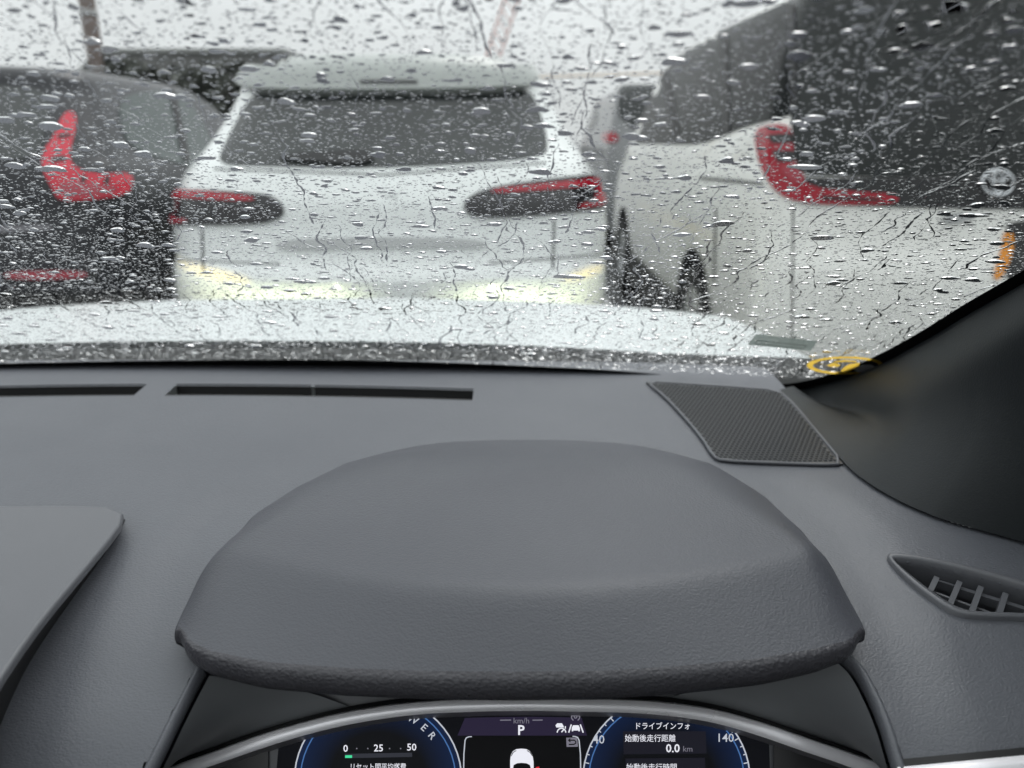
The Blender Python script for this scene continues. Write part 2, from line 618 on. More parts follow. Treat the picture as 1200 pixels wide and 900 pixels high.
# --- the white SUV straight ahead
XS = -0.535
suv = thing('suv', 'white SUV with dark rear window and smoked tail lamps parked straight ahead of the bonnet', 'car', (XS, 3.05, 0))
tab = [(.22, .70, 3.30, 7.2, .12), (.32, .84, 3.17, 7.3, .2), (.45, .90, 3.09, 7.38, .26), (.60, .92, 3.05, 7.42, .28), (.73, .92, 3.05, 7.42, .28),
       (.80, .915, 3.09, 7.4, .27), (.92, .92, 3.115, 7.3, .26), (1.03, .905, 3.13, 7.1, .26), (1.12, .875, 3.17, 6.9, .26), (1.18, .84, 3.205, 6.1, .26),
       (1.27, .775, 3.28, 5.9, .25), (1.38, .715, 3.36, 5.7, .24), (1.47, .67, 3.41, 5.5, .22), (1.52, .645, 3.43, 5.35, .2), (1.56, .61, 3.47, 5.2, .22), (1.585, .53, 3.62, 4.9, .25)]
tab = [(r[0], r[1] * 1.035, *r[2:]) for r in tab]
body, bvh = car_body('body', tab, XS, 0.13, M['white'], suv)
patch(bvh, [(296, 107), (330, 104), (450, 102), (590, 103), (622, 106), (634, 135), (642, 168), (640, 184), (560, 192), (430, 198), (300, 195), (254, 193), (262, 172)], 'rear_window', M['glass'], suv, 0.004, 0.02, rnd=2)
# roof spoiler that stands over the window's upper edge
sp = [Vector((x, y)) for x, y in [(289, 84), (330, 79), (450, 77), (590, 78), (618, 82), (626, 104), (590, 110), (450, 112), (320, 112), (286, 108)]]
spo = patch(bvh, sp, 'spoiler', M['spoiler'], suv, 0.05, 0.06)
patch(bvh, [(425, 100), (490, 100), (490, 105), (425, 105)], 'brake_lamp', M['lamp_dark'], spo, 0.055, 0.012, 3, 0)
# wiper on the rear window
wp = patch(bvh, [(330, 190), (332, 183), (430, 178), (438, 184), (438, 190), (420, 195)], 'wiper', M['black'], suv, 0.02, 0.012, 4, 1)
# tail lamps: smoked housings with red light bars
tl = patch(bvh, [(190, 223), (230, 223), (290, 226), (322, 230), (334, 243), (331, 256), (305, 263), (240, 264), (190, 264)], 'tail_lamp', M['lamp_dark'], suv, 0.012, 0.03, 5)
patch(bvh, [(197, 223), (240, 225), (300, 231), (300, 237), (240, 235), (197, 232)], 'lamp_bar', M['lamp_red'], tl, 0.017, 0.01, 3, 1)
patch(bvh, [(190, 232), (203, 236), (205, 256), (222, 256), (222, 261), (192, 262)], 'lamp_hook', M['lamp_rose'], tl, 0.0165, 0.01, 3, 1)
tl = patch(bvh, [(542, 240), (552, 229), (580, 219), (640, 211), (690, 206), (712, 207), (714, 243), (690, 247), (620, 254), (560, 256), (546, 250)], 'tail_lamp', M['lamp_dark'], suv, 0.012, 0.03, 5)
patch(bvh, [(574, 223), (640, 216), (700, 211), (700, 219), (640, 224), (576, 228)], 'lamp_bar', M['lamp_red'], tl, 0.017, 0.01, 3, 1)
patch(bvh, [(680, 210), (710, 211), (711, 240), (676, 245), (676, 240), (696, 236), (696, 220), (680, 218)], 'lamp_hook', M['lamp_red'], tl, 0.0175, 0.01, 3, 1)
# ledge over the number plate, the hollow's sides, and the plate line of the bumper
led = patch(bvh, [(322, 282), (400, 278), (500, 278), (566, 281), (572, 290), (500, 290), (400, 291), (330, 293)], 'plate_garnish', M['silver_paint'], suv, 0.012, 0.03, 5, 1)
patch(bvh, [(338, 300), (560, 298), (588, 322), (580, 331), (330, 334), (318, 324)], 'plate_panel', M['white'], suv, -0.004 + 0.009, 0.012, 6, 1)
patch(bvh, [(196, 303), (330, 309), (580, 307), (712, 297), (712, 298.6), (580, 309), (330, 311), (196, 304.6)], 'panel_gap', M['trim'], suv, 0.002, 0.008, 3, 0)
patch(bvh, [(150, 384), (760, 384), (760, 560), (150, 560)], 'bumper_skirt', M['trim'], suv, 0.006, 0.02, 14, 0)
for q in ([(236, 268), (238.4, 268), (239.4, 318), (237, 318)], [(648, 258), (650.4, 258), (649, 316), (646.6, 316)], [(250, 197.5), (450, 204), (640, 190), (640, 191.5), (450, 205.8), (250, 199)]):
    patch(bvh, q, 'panel_gap', M['matte'], suv, 0.002, 0.008, 3, 0)
patch(bvh, [(448, 214), (468, 214), (468, 230), (448, 230)], 'badge', M['white'], suv, 0.006, 0.01, 3, 2)
for sx in (-1, 1):
    for y in (3.95, 6.6):
        wheel(suv, XS + sx * 0.957, y, 0.34, sx)
for sx in (-1, 1):
    mb = MB()
    z = [(1.24, 3.75), (1.47, 3.95), (1.475, 5.1), (1.24, 5.75)]
    xx = lambda z: XS + sx * (0.81 - (z - 1.24) * 0.62)
    mb.add([(xx(a) + sx * 0.014, b, a) for a, b in z] + [(xx(a) - sx * 0.05, b, a) for a, b in z], [(0, 1, 2, 3), (4, 7, 6, 5), (0, 4, 5, 1), (1, 5, 6, 2), (2, 6, 7, 3), (3, 7, 4, 0)])
    mb.build('side_window', M['glass_side'], suv, False)

# --- the dark hatchback / SUV on the left
XD = -2.80
dk = thing('suv', 'dark charcoal SUV with a tall red boomerang tail lamp beside the white SUV', 'car', (XD, 3.45, 0))
tab = [(.22, .72, 3.62, 7.5, .12), (.32, .86, 3.52, 7.6, .2), (.45, .92, 3.46, 7.7, .26), (.60, .94, 3.43, 7.75, .28), (.78, .94, 3.45, 7.75, .28),
       (.95, .95, 3.49, 7.6, .26), (1.05, .94, 3.50, 7.4, .26), (1.14, .91, 3.52, 7.1, .26), (1.20, .87, 3.55, 6.4, .26),
       (1.30, .82, 3.62, 6.2, .25), (1.40, .775, 3.70, 6.0, .24), (1.50, .73, 3.78, 5.8, .22), (1.56, .70, 3.80, 5.6, .2), (1.60, .66, 3.84, 5.4, .22), (1.62, .56, 4.0, 5.1, .25)]
body, bvh = car_body('body', tab, XD, 0.14, M['dark_paint'], dk)
lampd = patch(bvh, [(64, 160), (72, 138), (80, 131), (88, 134), (89, 150), (83, 172), (81, 188), (90, 200), (120, 205), (152, 203), (154, 214), (148, 228), (110, 234), (70, 236), (62, 222), (50, 200), (50, 180)], 'tail_lamp', M['lamp_lit'], dk, 0.012, 0.03, 4, 1)
patch(bvh, [(66, 214), (110, 216), (138, 219), (132, 227), (105, 230), (74, 231)], 'lamp_lens', M['lamp_rose'], lampd, 0.016, 0.006, 4, 1)
for q in ([(60, 186), (77, 184), (78, 190), (62, 193)], [(68, 160), (83, 158), (83, 162), (67, 165)], [(95, 206), (101, 207), (99, 215), (93, 215)], [(122, 207), (127, 207), (126, 217), (120, 217)]):
    patch(bvh, q, 'lamp_divider', M['lamp_dark'], lampd, 0.0155, 0.006, 3, 0)
patch(bvh, [(6, 319), (50, 317), (102, 318), (103, 325), (50, 328), (6, 326)], 'reflector', M['lamp_rose'], dk, 0.01, 0.02, 4, 1)
patch(bvh, [(-80, 100), (30, 100), (58, 112), (58, 135), (46, 175), (40, 188), (-80, 190)], 'rear_window', M['glass'], dk, 0.006, 0.02, 6, 1)
sw = patch(bvh, [(138, 118), (160, 108), (205, 106), (222, 118), (246, 160), (262, 200), (225, 196), (165, 180), (143, 160)], 'side_window', M['glass_side'], dk, 0.006, 0.02, 5, 1)
patch(bvh, [(196, 104), (203, 104), (222, 190), (213, 189)], 'window_pillar', M['black'], sw, 0.012, 0.01, 3, 0)
patch(bvh, [(-90, 345), (150, 345), (240, 345), (240, 520), (-90, 520)], 'bumper_skirt', M['trim'], dk, 0.006, 0.02, 14, 0)
patch(bvh, [(-60, 268), (60, 263), (62, 270), (-60, 276)], 'tailgate_strip', M['silver_edge'], dk, 0.01, 0.02, 5, 0)
for sx in (-1, 1):
    for y in (4.35, 7.0):
        wheel(dk, XD + sx * 0.945, y, 0.35, sx)

# --- the white minivan on the right
XV, YV = 1.82, 2.86
van = thing('minivan', 'white minivan with dark tinted windows and red L shaped tail lamp on the right', 'car', (XV, YV, 0))
tab = [(.2, .70, 3.02, 7.3, .1), (.30, .82, 2.94, 7.4, .14), (.42, .85, 2.885, 7.45, .16), (.55, .86, 2.86, 7.5, .17), (.78, .86, 2.86, 7.5, .17),
       (.90, .86, 2.88, 7.4, .16), (1.05, .857, 2.885, 7.2, .15), (1.20, .85, 2.89, 6.9, .15), (1.28, .84, 2.90, 6.7, .15),
       (1.45, .81, 2.93, 6.45, .15), (1.62, .775, 2.96, 6.2, .15), (1.76, .74, 2.99, 6.0, .15), (1.83, .70, 3.02, 5.85, .16), (1.88, .60, 3.15, 5.6, .2)]
vbody, bvh = car_body('body', tab, XV, 0.07, M['van_white'], van)
patch(bvh, [(727, 168), (742, 140), (766, 84), (800, 57), (850, 34), (905, 10), (938, -4), (940, 60), (938, 132), (905, 141), (880, 147), (850, 158), (822, 170), (770, 169)], 'side_window', M['glass_dark'], van, 0.005, 0.02, 6, 1)
patch(bvh, [(926, -90), (1010, -110), (1290, -110), (1290, 206), (950, 208), (932, 196), (926, 120)], 'rear_window', M['glass_van'], van, 0.006, 0.02, 8, 1)
rg = patch(bvh, [(925, 206), (960, 208.5), (1290, 206.5), (1290, 246), (1120, 244), (1000, 241), (930, 238), (915, 222)], 'tailgate_garnish', M['lamp_dark'], van, 0.008, 0.02, 6, 1)
for a, b in (((775, 74), (792, 168)), ((846, 40), (850, 156)), ((926, 6), (928, 126))):
    patch(bvh, [(a[0], a[1]), (a[0] + 7, a[1] - 3), (b[0] + 7, b[1]), (b[0], b[1])], 'window_pillar', M['black'], van, 0.011, 0.01, 5, 0)
tl = patch(bvh, [(887, 152), (908, 146), (928, 148), (931, 175), (935, 202), (950, 220), (1000, 224), (1048, 227), (1053, 233), (1045, 239), (980, 240), (935, 237), (912, 226), (898, 205), (890, 180)], 'tail_lamp', M['lamp_red'], van, 0.014, 0.03, 4, 1)
patch(bvh, [(904, 159), (929, 157), (931, 168), (908, 169)], 'lamp_bar', M['lamp_dark'], tl, 0.018, 0.008, 3, 0)
patch(bvh, [(908, 177), (932, 177), (934, 188), (914, 190)], 'lamp_bar', M['lamp_dark'], tl, 0.018, 0.008, 3, 0)
patch(bvh, [(962, 229), (1030, 232), (1030, 235), (962, 234)], 'lamp_bar', M['lamp_dark'], tl, 0.018, 0.008, 3, 0)
patch(bvh, [(914, 194), (936, 196), (946, 212), (930, 214)], 'lamp_lens', M['lamp_rose'], tl, 0.018, 0.008, 3, 1)
# emblem: three ovals in chrome
def emblem_pts(cx, cy, rx, ry, n=28):
    out = []
    for k in range(n + 1):
        a = 2 * pi * k / n
        d = ray(cx + rx * cos(a), cy + ry * sin(a)).normalized()
        h, nn, i, dd = bvh.ray_cast(CAM, d)
        nn = nn if nn.dot(d) < 0 else -nn
        out.append(h + nn * 0.016)
    return out
mb = MB()
mb.tube(emblem_pts(1166, 214, 18, 14.5), 0.007, 8, False)
mb.tube(emblem_pts(1166, 213, 5.5, 12), 0.006, 6, False)
mb.tube(emblem_pts(1166, 206.5, 12.5, 5.5), 0.006, 6, False)
mb.build('emblem', M['chrome'], rg)
patch(bvh, [(1176, 262), (1200, 258), (1290, 258), (1290, 330), (1190, 334), (1176, 322), (1184, 296)], 'plate_recess', M['trim'], van, 0.005, 0.02, 6, 1)
patch(bvh, [(1176, 272), (1186, 272), (1187, 288), (1182, 306), (1172, 326), (1163, 328), (1168, 308), (1174, 290)], 'orange_strip', M['orange'], van, 0.009, 0.012, 3, 1)
patch(bvh, [(1103, 250), (1140, 248), (1142, 256), (1120, 262), (1105, 262)], 'gate_handle', M['silver_paint'], van, 0.01, 0.015, 4, 1)
patch(bvh, [(928.6, 240), (930.4, 240), (929, 400), (927, 400)], 'panel_gap', M['matte'], van, 0.002, 0.01, 3, 0)
patch(bvh, [(820, 207), (870, 211), (895, 214), (895, 217), (870, 215), (820, 210)], 'slide_rail', M['trim'], van, 0.004, 0.01, 3, 0)
patch(bvh, [(838, 245), (840, 245), (838, 330), (836, 330)], 'panel_gap', M['matte'], van, 0.002, 0.01, 3, 0)
# wheels and arches on both sides
for sx in (-1, 1):
    for y in (4.02, 6.72):
        wo = wheel(van, XV + sx * 0.868, y, 0.33, sx)
        mb = MB()
        n = 20
        xo = XV + sx * 0.863
        rows = [[(xo + sx * dx, y + rr * cos(pi * k / n - 0.1 + 0.2 * (k / n - .5)), 0.33 + rr * sin(pi * k / n)) for k in range(n + 1)] for rr, dx in ((0.30, 0.002), (0.40, 0.002), (0.41, -0.02))]
        mb.grid(rows)
        mb.build('wheel_arch', M['matte'], van)
for sx in (-1, 1):
    mb = MB()
    xo = XV + sx * 0.855
    mb.box((min(xo, xo + sx * .012), 4.45, .2), (max(xo, xo + sx * .012), 6.3, .4))
    mb.build('side_skirt', M['trim'], van, False)

# --- the pale van farther ahead, seen in the gap
YA = 8.5
av = thing('minivan', 'grey van far ahead, seen in the gap between white SUV and minivan', 'car', (1.9, YA, 0))
tab = [(.2, .72, YA + .15, 12.6, .1), (.45, .86, YA + .02, 12.8, .16), (.8, .87, YA, 12.8, .17), (1.15, .865, YA + .03, 12.5, .15), (1.25, .85, YA + .04, 12.2, .15),
       (1.55, .81, YA + .08, 11.7, .15), (1.75, .77, YA + .12, 11.4, .15), (1.84, .70, YA + .2, 11.1, .16), (1.87, .58, YA + .4, 10.8, .2)]
abody, bvh = car_body('body', tab, 1.9, 0.06, M['grey_paint'], av, 2)
patch(bvh, [(664, 112), (700, 104), (700, 152), (668, 156)], 'side_window', M['glass_side'], av, 0.01, 0.02, 4, 1)
patch(bvh, [(648, 120), (661, 114), (664, 156), (652, 158)], 'side_window', M['glass_side'], av, 0.01, 0.02, 4, 1)
patch(bvh, [(706, 156), (722, 154), (726, 166), (708, 168)], 'tail_lamp', M['lamp_red'], av, 0.02, 0.04, 3, 1)
patch(bvh, [(725, 90), (800, 85), (800, 152), (726, 152)], 'rear_window', M['glass'], av, 0.02, 0.04, 6, 1)
for sx in (-1, 1):
    for y in (YA + 1.1, YA + 3.7):
        wheel(av, 1.9 + sx * 0.875, y, 0.33, sx)

# ------------------------------------------------------------------ background
# shed with a dark front, rusty lower wall and pale roof
YB = 26
sh = thing('shed', 'long low shed with dark front and pale roof beyond the parked cars', 'building', (-10, YB, 0))
xl, xr = at_y(112, 80, YB).x, at_y(335, 80, YB).x
zt, zb = at_y(200, 62, YB).z, at_y(200, 104, YB).z
mb = MB()
mb.box((xl, YB, zb - .6), (xr, YB + 7, zt))
mb.build('wall', M['shed_wall'], sh, False)
mb = MB()
mb.box((xl - .02, YB - .02, 0), (xr + .02, YB + 7.02, zb - .6))
mb.build('plinth', M['rust'], sh, False)
mb = MB()
mb.box((xl - .05, YB - .1, zt), (xr + .05, YB + 7.2, zt + .12))
mb.build('roof', M['shed_roof'], sh, False)
for k in range(3):
    x = xl + 0.6 + k * 1.9
    mb = MB()
    mb.box((x, YB - .03, zb - .25), (x + 1.3, YB + .02, zt - .45))
    mb.build('window', M['glass_van'], sh, False)
# concrete post standing at the left end of the shed
YP = 20
px0 = at_y(106, 30, YP).x
po = thing('post', 'brown concrete post rising at the left end of the low shed', 'post', (px0, YP, 0))
mb = MB()
mb.tube([(px0, YP, 0), (px0, YP, 3.5), (px0 + .01, YP, 9)], [.2, .19, .16], 10)
mb.build('shaft', M['concrete'], po)
mb = MB()
for z in (2.9, 4.1, 4.16):
    mb.tube([(px0, YP, z), (px0, YP, z + .05)], .21, 10)
mb.build('band', M['silver_paint'], po)
# crane with a slender leaning lattice boom far away
YC = 70
b0 = at_y(548, 180, YC)
tp = at_y(612, -40, YC)
cr = thing('crane', 'slender faded red crane boom leaning into the sky above the white SUV', 'crane', (b0.x, YC, 0))
mb = MB()
base = Vector((b0.x, YC, 1.6))
dirv = (tp - base).normalized()
sd = Vector((dirv.z, 0, -dirv.x))
L = (tp - base).length
A = [base + dirv * (L * k / 16) + sd * 0.55 for k in range(17)]
B = [base + dirv * (L * k / 16) - sd * 0.55 for k in range(17)]
mb.tube(A, .12, 6)
mb.tube(B, .12, 6)
bo = mb.build('boom', M['pink'], cr)
for k in range(16):
    mb = MB()
    mb.tube([A[k], B[k + 1]], .07, 5)
    mb.build('brace', M['pink'], cr)
mb = MB()
mb.box((base.x - 2.5, YC - 2, 0.5), (base.x + 2.5, YC + 2, 2.4))
mb.build('carriage', M['trim'], cr, False)
# thin pale orange beam on two posts
YG = 30
ga = thing('gantry', 'thin pale orange beam across the sky between white SUV and minivan', 'gantry', (at_y(700, 90, YG).x, YG, 0))
p0, p1 = at_y(430, 96, YG), at_y(980, 80, YG)
mb = MB()
mb.tube([p0, p1], .045, 8)
mb.build('beam', M['pale_orange'], ga)
for p in (p0, p1):
    mb = MB()
    mb.tube([(p.x, YG, 0), (p.x, YG, p.z)], .09, 8)
    mb.build('post', M['pale_orange'], ga)
# trees beyond the shed
def tree(name, x, y, h, r, label):
    t = thing(name, label, 'tree', (x, y, 0), 'trees by the shed')
    mb = MB()
    mb.tube([(x, y, 0), (x + .1, y, h * .4), (x, y, h * .75)], [h * .04, h * .03, h * .012], 8)
    for k in range(5):
        a = k * 1.3
        mb.tube([(x, y, h * (.35 + .06 * k)), (x + cos(a) * r * .7, y + sin(a) * r * .7, h * (.6 + .05 * k))], [h * .015, h * .004], 5)
    mb.build('trunk', M['bark'], t)
    n = 1100
    vs, fs = [], []
    for i in range(n):
        d = Vector(rng.normal(size=3)).normalized()
        rr = r * (0.35 + 0.65 * rng.random() ** 0.5)
        c = Vector((x, y, h * .66)) + Vector((d.x * rr, d.y * rr, d.z * rr * h / r * .34))
        a = Vector(rng.normal(size=3)).normalized()
        b = a.cross(Vector(rng.normal(size=3))).normalized()
        s = r * (.07 + .08 * rng.random())
        k = len(vs)
        vs += [c - a * s, c + b * s * .6, c + a * s, c - b * s * .6]
        fs.append((k, k + 1, k + 2, k + 3))
    mesh_obj('crown', vs, fs, M['leaf'], t, False)
for px, y, h, r, lab in ((140, 23.5, 3.5, 1.5, 'dark bushy tree in front of the shed, next to the concrete post'), (205, 24, 3.3, 1.4, 'dark bushy tree in front of the shed, middle of the three'),
                       (262, 23, 3.4, 1.5, 'dark bushy tree in front of the shed, beside the white SUV roof')):
    tree('tree', at_y(px, 90, y).x, y, h, r, lab)

# ------------------------------------------------------------------ our own car
XC = -0.37                       # its centre line (the driver sits on the right)
car = thing('car', 'car we sit in, black dashboard behind a rain covered windscreen and white bonnet', 'car', (XC, 0, 0))
ANG = radians(30)
KG, Y0G, Z0G = 0.14, 0.905, 1.01
def glass(u, v):
    return Vector((u, Y0G - v * cos(ANG) - KG * (u - XC) ** 2, Z0G + v * sin(ANG)))
def glass_n(u, v):
    n = Vector((2 * KG * (u - XC) * sin(ANG), sin(ANG), cos(ANG)))
    return n.normalized()
def px_glass(px, py):
    """where a sight line meets the windscreen: (u, v)"""
    d = ray(px, py)
    y = 0.6
    for _ in range(40):
        p = CAM + d * (y / d.y)
        v = (p.z - Z0G) / sin(ANG)
        g_ = glass(p.x, v)
        y += (g_.y - p.y) * 0.5
    p = CAM + d * (y / d.y)
    return p.x, (p.z - Z0G) / sin(ANG)
# pane
us = np.linspace(-1.12, 0.46, 25)
vs_ = np.linspace(-0.03, 0.86, 10)
mb = MB()
mb.grid([[glass(u, v) for u in us] for v in vs_])
ws = mb.build('windshield', M['pane'], car)
# black ceramic border, inner edge as measured, outer edge under the trim
inner = [(-420, 440), (-150, 428), (0, 424), (200, 420.5), (400, 420), (550, 424), (700, 431), (800, 439), (860, 445), (905, 448.5), (935, 446), (965, 439), (1000, 427), (1040, 408), (1067, 393), (1100, 373), (1133, 352), (1200, 313), (1290, 258), (1420, 175)]
inn = [px_glass(*p) for p in inner]
ctr = Vector((-0.33, 0.32))
rows = [[], []]
for (u, v) in [tuple(q) for q in spline([Vector(p) for p in inn], 70)]:
    d = (Vector((u, v)) - Vector((-0.35, 0.42)))
    d.normalize()
    rows[0].append(glass(u, v) - glass_n(u, v) * 0.002)
    q = Vector((u, v)) + Vector((max(0, d.x) * 0.12 if u > 0.2 else 0, -0.06))
    rows[1].append(glass(q.x, q.y) - glass_n(q.x, q.y) * 0.002)
mb = MB()
mb.grid(rows)
mb.build('frit_border', M['matte'], ws)

# dashboard top: a sheet whose height depends on the distance from the glass
PY = np.array([.20, .25, .27, .29, .32, .36, .42, .50, .60, .70, .85, .92, 1.0])
PZ = np.array([.62, .78, .845, .887, .922, .946, .966, .981, .991, .999, 1.0095, 1.008, .99])
yy = np.linspace(.2, 1.0, 801)
zz = np.interp(yy, PY, PZ)
ker = np.exp(-np.linspace(-2.5, 2.5, 61) ** 2 / 2)
ker /= ker.sum()
zz = np.convolve(np.pad(zz, 30, mode='edge'), ker, 'valid')
def sm(t):
    t = min(1, max(0, t))
    return t * t * (3 - 2 * t)
HY = [.30, .393, .42, .466, .524, .583, .638, .677]
HR = [.20, .213, .218, .224, .226, .212, .184, .13]
HL = [-.19, -.203, -.208, -.215, -.217, -.194, -.154, -.10]
def zd(x, y):
    z = float(np.interp(y, yy, zz))
    # shoulder on the driver's door side swells around the vent
    z += 0.006 * sm((x - 0.22) / 0.2) * sm((y - 0.32) / 0.16) * (1 - sm((y - 0.56) / 0.12))
    d = max(x - float(np.interp(y, HY, HR)), float(np.interp(y, HY, HL)) - x)
    z += 0.005 * sm((d - .018) / .045) * (1 - sm((y - .53) / .13)) * sm((y - .30) / .06)
    return z
def on_dash(px, py):
    d = ray(px, py)
    lo, hi = 0.22, 1.0
    z = 0.99
    y = 0.5
    for _ in range(60):
        p = at_z(px, py, z)
        z = z * 0.6 + 0.4 * zd(p.x, min(max(p.y, .2), 1.0))
    return at_z(px, py, z)
def dash_y(x, t):
    return t - KG * (x - XC) ** 2 * sm((t - 0.5) / 0.35)
def edge_of_dash(x):
    return Y0G + 0.02
# opening for the instruments
openL = [on_dash(x, y) for x, y in ((236, 786), (222, 812), (205, 845), (190, 876), (172, 912), (150, 960))]
openR = [on_dash(x, y) for x, y in ((985, 766), (1005, 785), (1022, 815), (1037, 850), (1050, 892), (1066, 945))]
def open_x(side, y):
    P = sorted([(p.y, p.x) for p in side])
    return float(np.interp(y, [a for a, b in P], [b for a, b in P]))
# defroster slots: x range, t range
p = on_dash(300, 458)
T0 = (on_dash(300, 463.5).y + KG * (on_dash(300, 463.5).x - XC) ** 2, on_dash(300, 452.5).y + KG * (on_dash(300, 452.5).x - XC) ** 2)
slots = []
for a, b in ((-260, 163), (199, 361), (365, 555)):
    slots.append((on_dash(a, 458).x, on_dash(b, 458).x))
def inside(poly, x, y):
    r = False
    n = len(poly)
    for i in range(n):
        a, b = poly[i], poly[i - 1]
        if (a.y > y) != (b.y > y) and x < a.x + (y - a.y) / (b.y - a.y) * (b.x - a.x):
            r = not r
    return r
vo = [(1036, 653), (1050, 652), (1090, 657), (1150, 671), (1200, 685), (1270, 706), (1290, 730), (1270, 733), (1200, 728), (1150, 727), (1122, 724), (1100, 712), (1070, 690), (1047, 668)]
vi = [(1048, 660), (1058, 659.5), (1092, 665), (1150, 679), (1200, 694), (1262, 712), (1272, 722), (1262, 724), (1200, 719), (1152, 718), (1127, 715), (1107, 704), (1080, 685), (1058, 668)]
VMID = [on_dash(a[0] * .35 + b[0] * .65, a[1] * .35 + b[1] * .65) for a, b in zip(vo, vi)]
VPIL = [on_dash(x + 9, y - 2) for x, y in ((913, 460), (932, 477), (959, 509), (991, 548), (1018, 570), (1050, 589), (1080, 603), (1112, 615), (1200, 640), (1310, 672))]
VPIL += [Vector((.9, .45, 0)), Vector((.9, 1.05, 0)), Vector((VPIL[0].x, 1.05, 0))]
xs = list(np.linspace(-1.25, -.31, 66)) + list(np.linspace(-.3, -.14, 54)) + list(np.linspace(-.13, .14, 20)) + list(np.linspace(.145, .22, 24)) + list(np.linspace(.2235, .45, 76)) + list(np.linspace(.46, .62, 10))
for a, b in slots:
    xs = [x for x in xs if abs(x - a) > .004 and abs(x - b) > .004] + [a, b]
xs = sorted(xs)
ts = list(np.linspace(0.22, 0.40, 28)) + list(np.linspace(.403, .56, 60)) + list(np.linspace(.567, .955, 56))
ts = sorted([t for t in ts if all(abs(t - q) > .003 for q in T0)] + list(T0))
rows = [[Vector((x, dash_y(x, t), 0)) for x in xs] for t in ts]
for r in rows:
    for p in r:
        p.z = zd(p.x, p.y)
for r in rows:       # let the grid follow the edges of the instrument opening
    if r[0].y < .52:
        for side in (openL, openR):
            for p in (min(r, key=lambda p: abs(p.x - open_x(side, p.y))),):
                p.x = open_x(side, p.y)
                p.z = zd(p.x, p.y)
mb = MB()
mb.grid(rows)
NX = len(xs)
keep = []
for f in mb.f:
    c = sum((mb.v[i] for i in f), Vector()) / 4
    i, j = divmod(f[0], NX)
    tc_ = (ts[i] + ts[i + 1]) / 2
    if T0[0] < tc_ < T0[1] and any(a < c.x < b for a, b in slots):
        continue
    if c.y < 0.50 and open_x(openL, c.y) - .0035 < c.x < open_x(openR, c.y) + .0035:
        continue
    if inside(VMID, c.x, c.y) or inside(VPIL, c.x, c.y):
        continue
    keep.append(f)
mb.f = keep
dash = mb.build('dashboard', M['dash'], car)
# trough of each defroster slot, with rounded ends and a lip
for a, b in slots:
    mb = MB()
    n = 40
    r0, r1, r2, r3, r4 = [], [], [], [], []
    for k in range(n + 1):
        x = a + (b - a) * k / n
        ya, yb = dash_y(x, T0[0]), dash_y(x, T0[1])
        e = min(k, n - k) / n * (b - a)
        r0.append((x, ya - .001, zd(x, ya) + .0002))
        r1.append((x, ya + .0005, zd(x, ya) + .0006))
        r2.append((x, ya + .002, zd(x, ya) - .03))
        r3.append((x, yb - .0005, zd(x, yb) - .03))
        r4.append((x, yb + .003, zd(x, yb) + .0012))
    mb.grid([r0, r1, r2, r3, r4])
    mb.build('defroster_vent', M['black'], dash, False, False)
    mb = MB()
    m_ = int((b - a) / 0.03)
    for k in range(1, m_):
        x = a + (b - a) * k / m_
        ya, yb = dash_y(x, T0[0]), dash_y(x, T0[1])
        mb.box((x - .0008, ya + .001, zd(x, ya) - .028), (x + .0008, yb - .001, zd(x, ya) - .012))
    if m_ > 1:
        mb.build('vent_rib', M['black'], dash, False)

# walls of the instrument opening, dropping away under the dash edge
for side, s in ((openL, 1), (openR, -1)):
    top = spline(side, 24)
    mb = MB()
    mb.grid([[p + Vector((-s * .0045, 0, -.0012)) for p in top], [p + Vector((-s * .0034, 0, .0018)) for p in top], [p + Vector((-s * .0008, 0, .0026)) for p in top], [p + Vector((s * .0016, .001, -.0012)) for p in top], [p + Vector((s * .0012, .003, -.006)) for p in top], [p + Vector((-s * .02, .03, -.04)) for p in top]])
    mb.build('opening_wall', M['dash'], dash)

# speaker grille: raised panel with a grid of bumps
gq = [(757, 449.5), (800, 452), (860, 456), (912, 460), (930, 476), (958, 510), (989, 547), (960, 547), (900, 545), (846, 542.5), (836, 538), (822, 515), (800, 489), (778, 466)]
gout = [on_dash(*p) for p in gq]
c2 = [Vector((p.x, p.y)) for p in gout]
p2, fs = fill2d(c2, 0.012)
pts = [Vector((p.x, p.y, zd(p.x, p.y) + .0022)) for p in p2]
gr = solid_sheet('speaker_grille', pts, fs, Vector((0, 0, 1)), 0.004, M['grille'], dash)
mb = MB()
cen = sum(c2, Vector((0, 0))) / len(c2)
shr = [cen + (p - cen) * 0.955 for p in c2]
P4 = 0.0046
k0 = 0
yv = min(p.y for p in c2)
while yv < max(p.y for p in c2):
    xv = min(p.x for p in c2) + (P4 / 2 if k0 % 2 else 0)
    while xv < max(p.x for p in c2):
        if inside(shr, xv, yv):
            z = zd(xv, yv) + .0020
            h = P4 * 0.40
            t = P4 * 0.2
            mb.add([(xv - h, yv - h * .9, z), (xv + h, yv - h * .9, z), (xv + h, yv + h * .9, z), (xv - h, yv + h * .9, z),
                    (xv - t, yv - t, z + .0013), (xv + t, yv - t, z + .0013), (xv + t, yv + t, z + .0013), (xv - t, yv + t, z + .0013)],
                   [(0, 1, 5, 4), (1, 2, 6, 5), (2, 3, 7, 6), (3, 0, 4, 7), (4, 5, 6, 7)])
        xv += P4
    yv += P4 * 0.95
    k0 += 1
o = mb.build('grille_stud', M['grille'], dash, False, False)
o['kind'] = 'stuff'
rim = chaikin([Vector((p.x, p.y, zd(p.x, p.y) + .0022)) for p in gout], 1)
mb = MB()
mb.tube(rim + [rim[0]], .0016, 6, False)
mb.build('grille_rim', M['smooth'], dash)

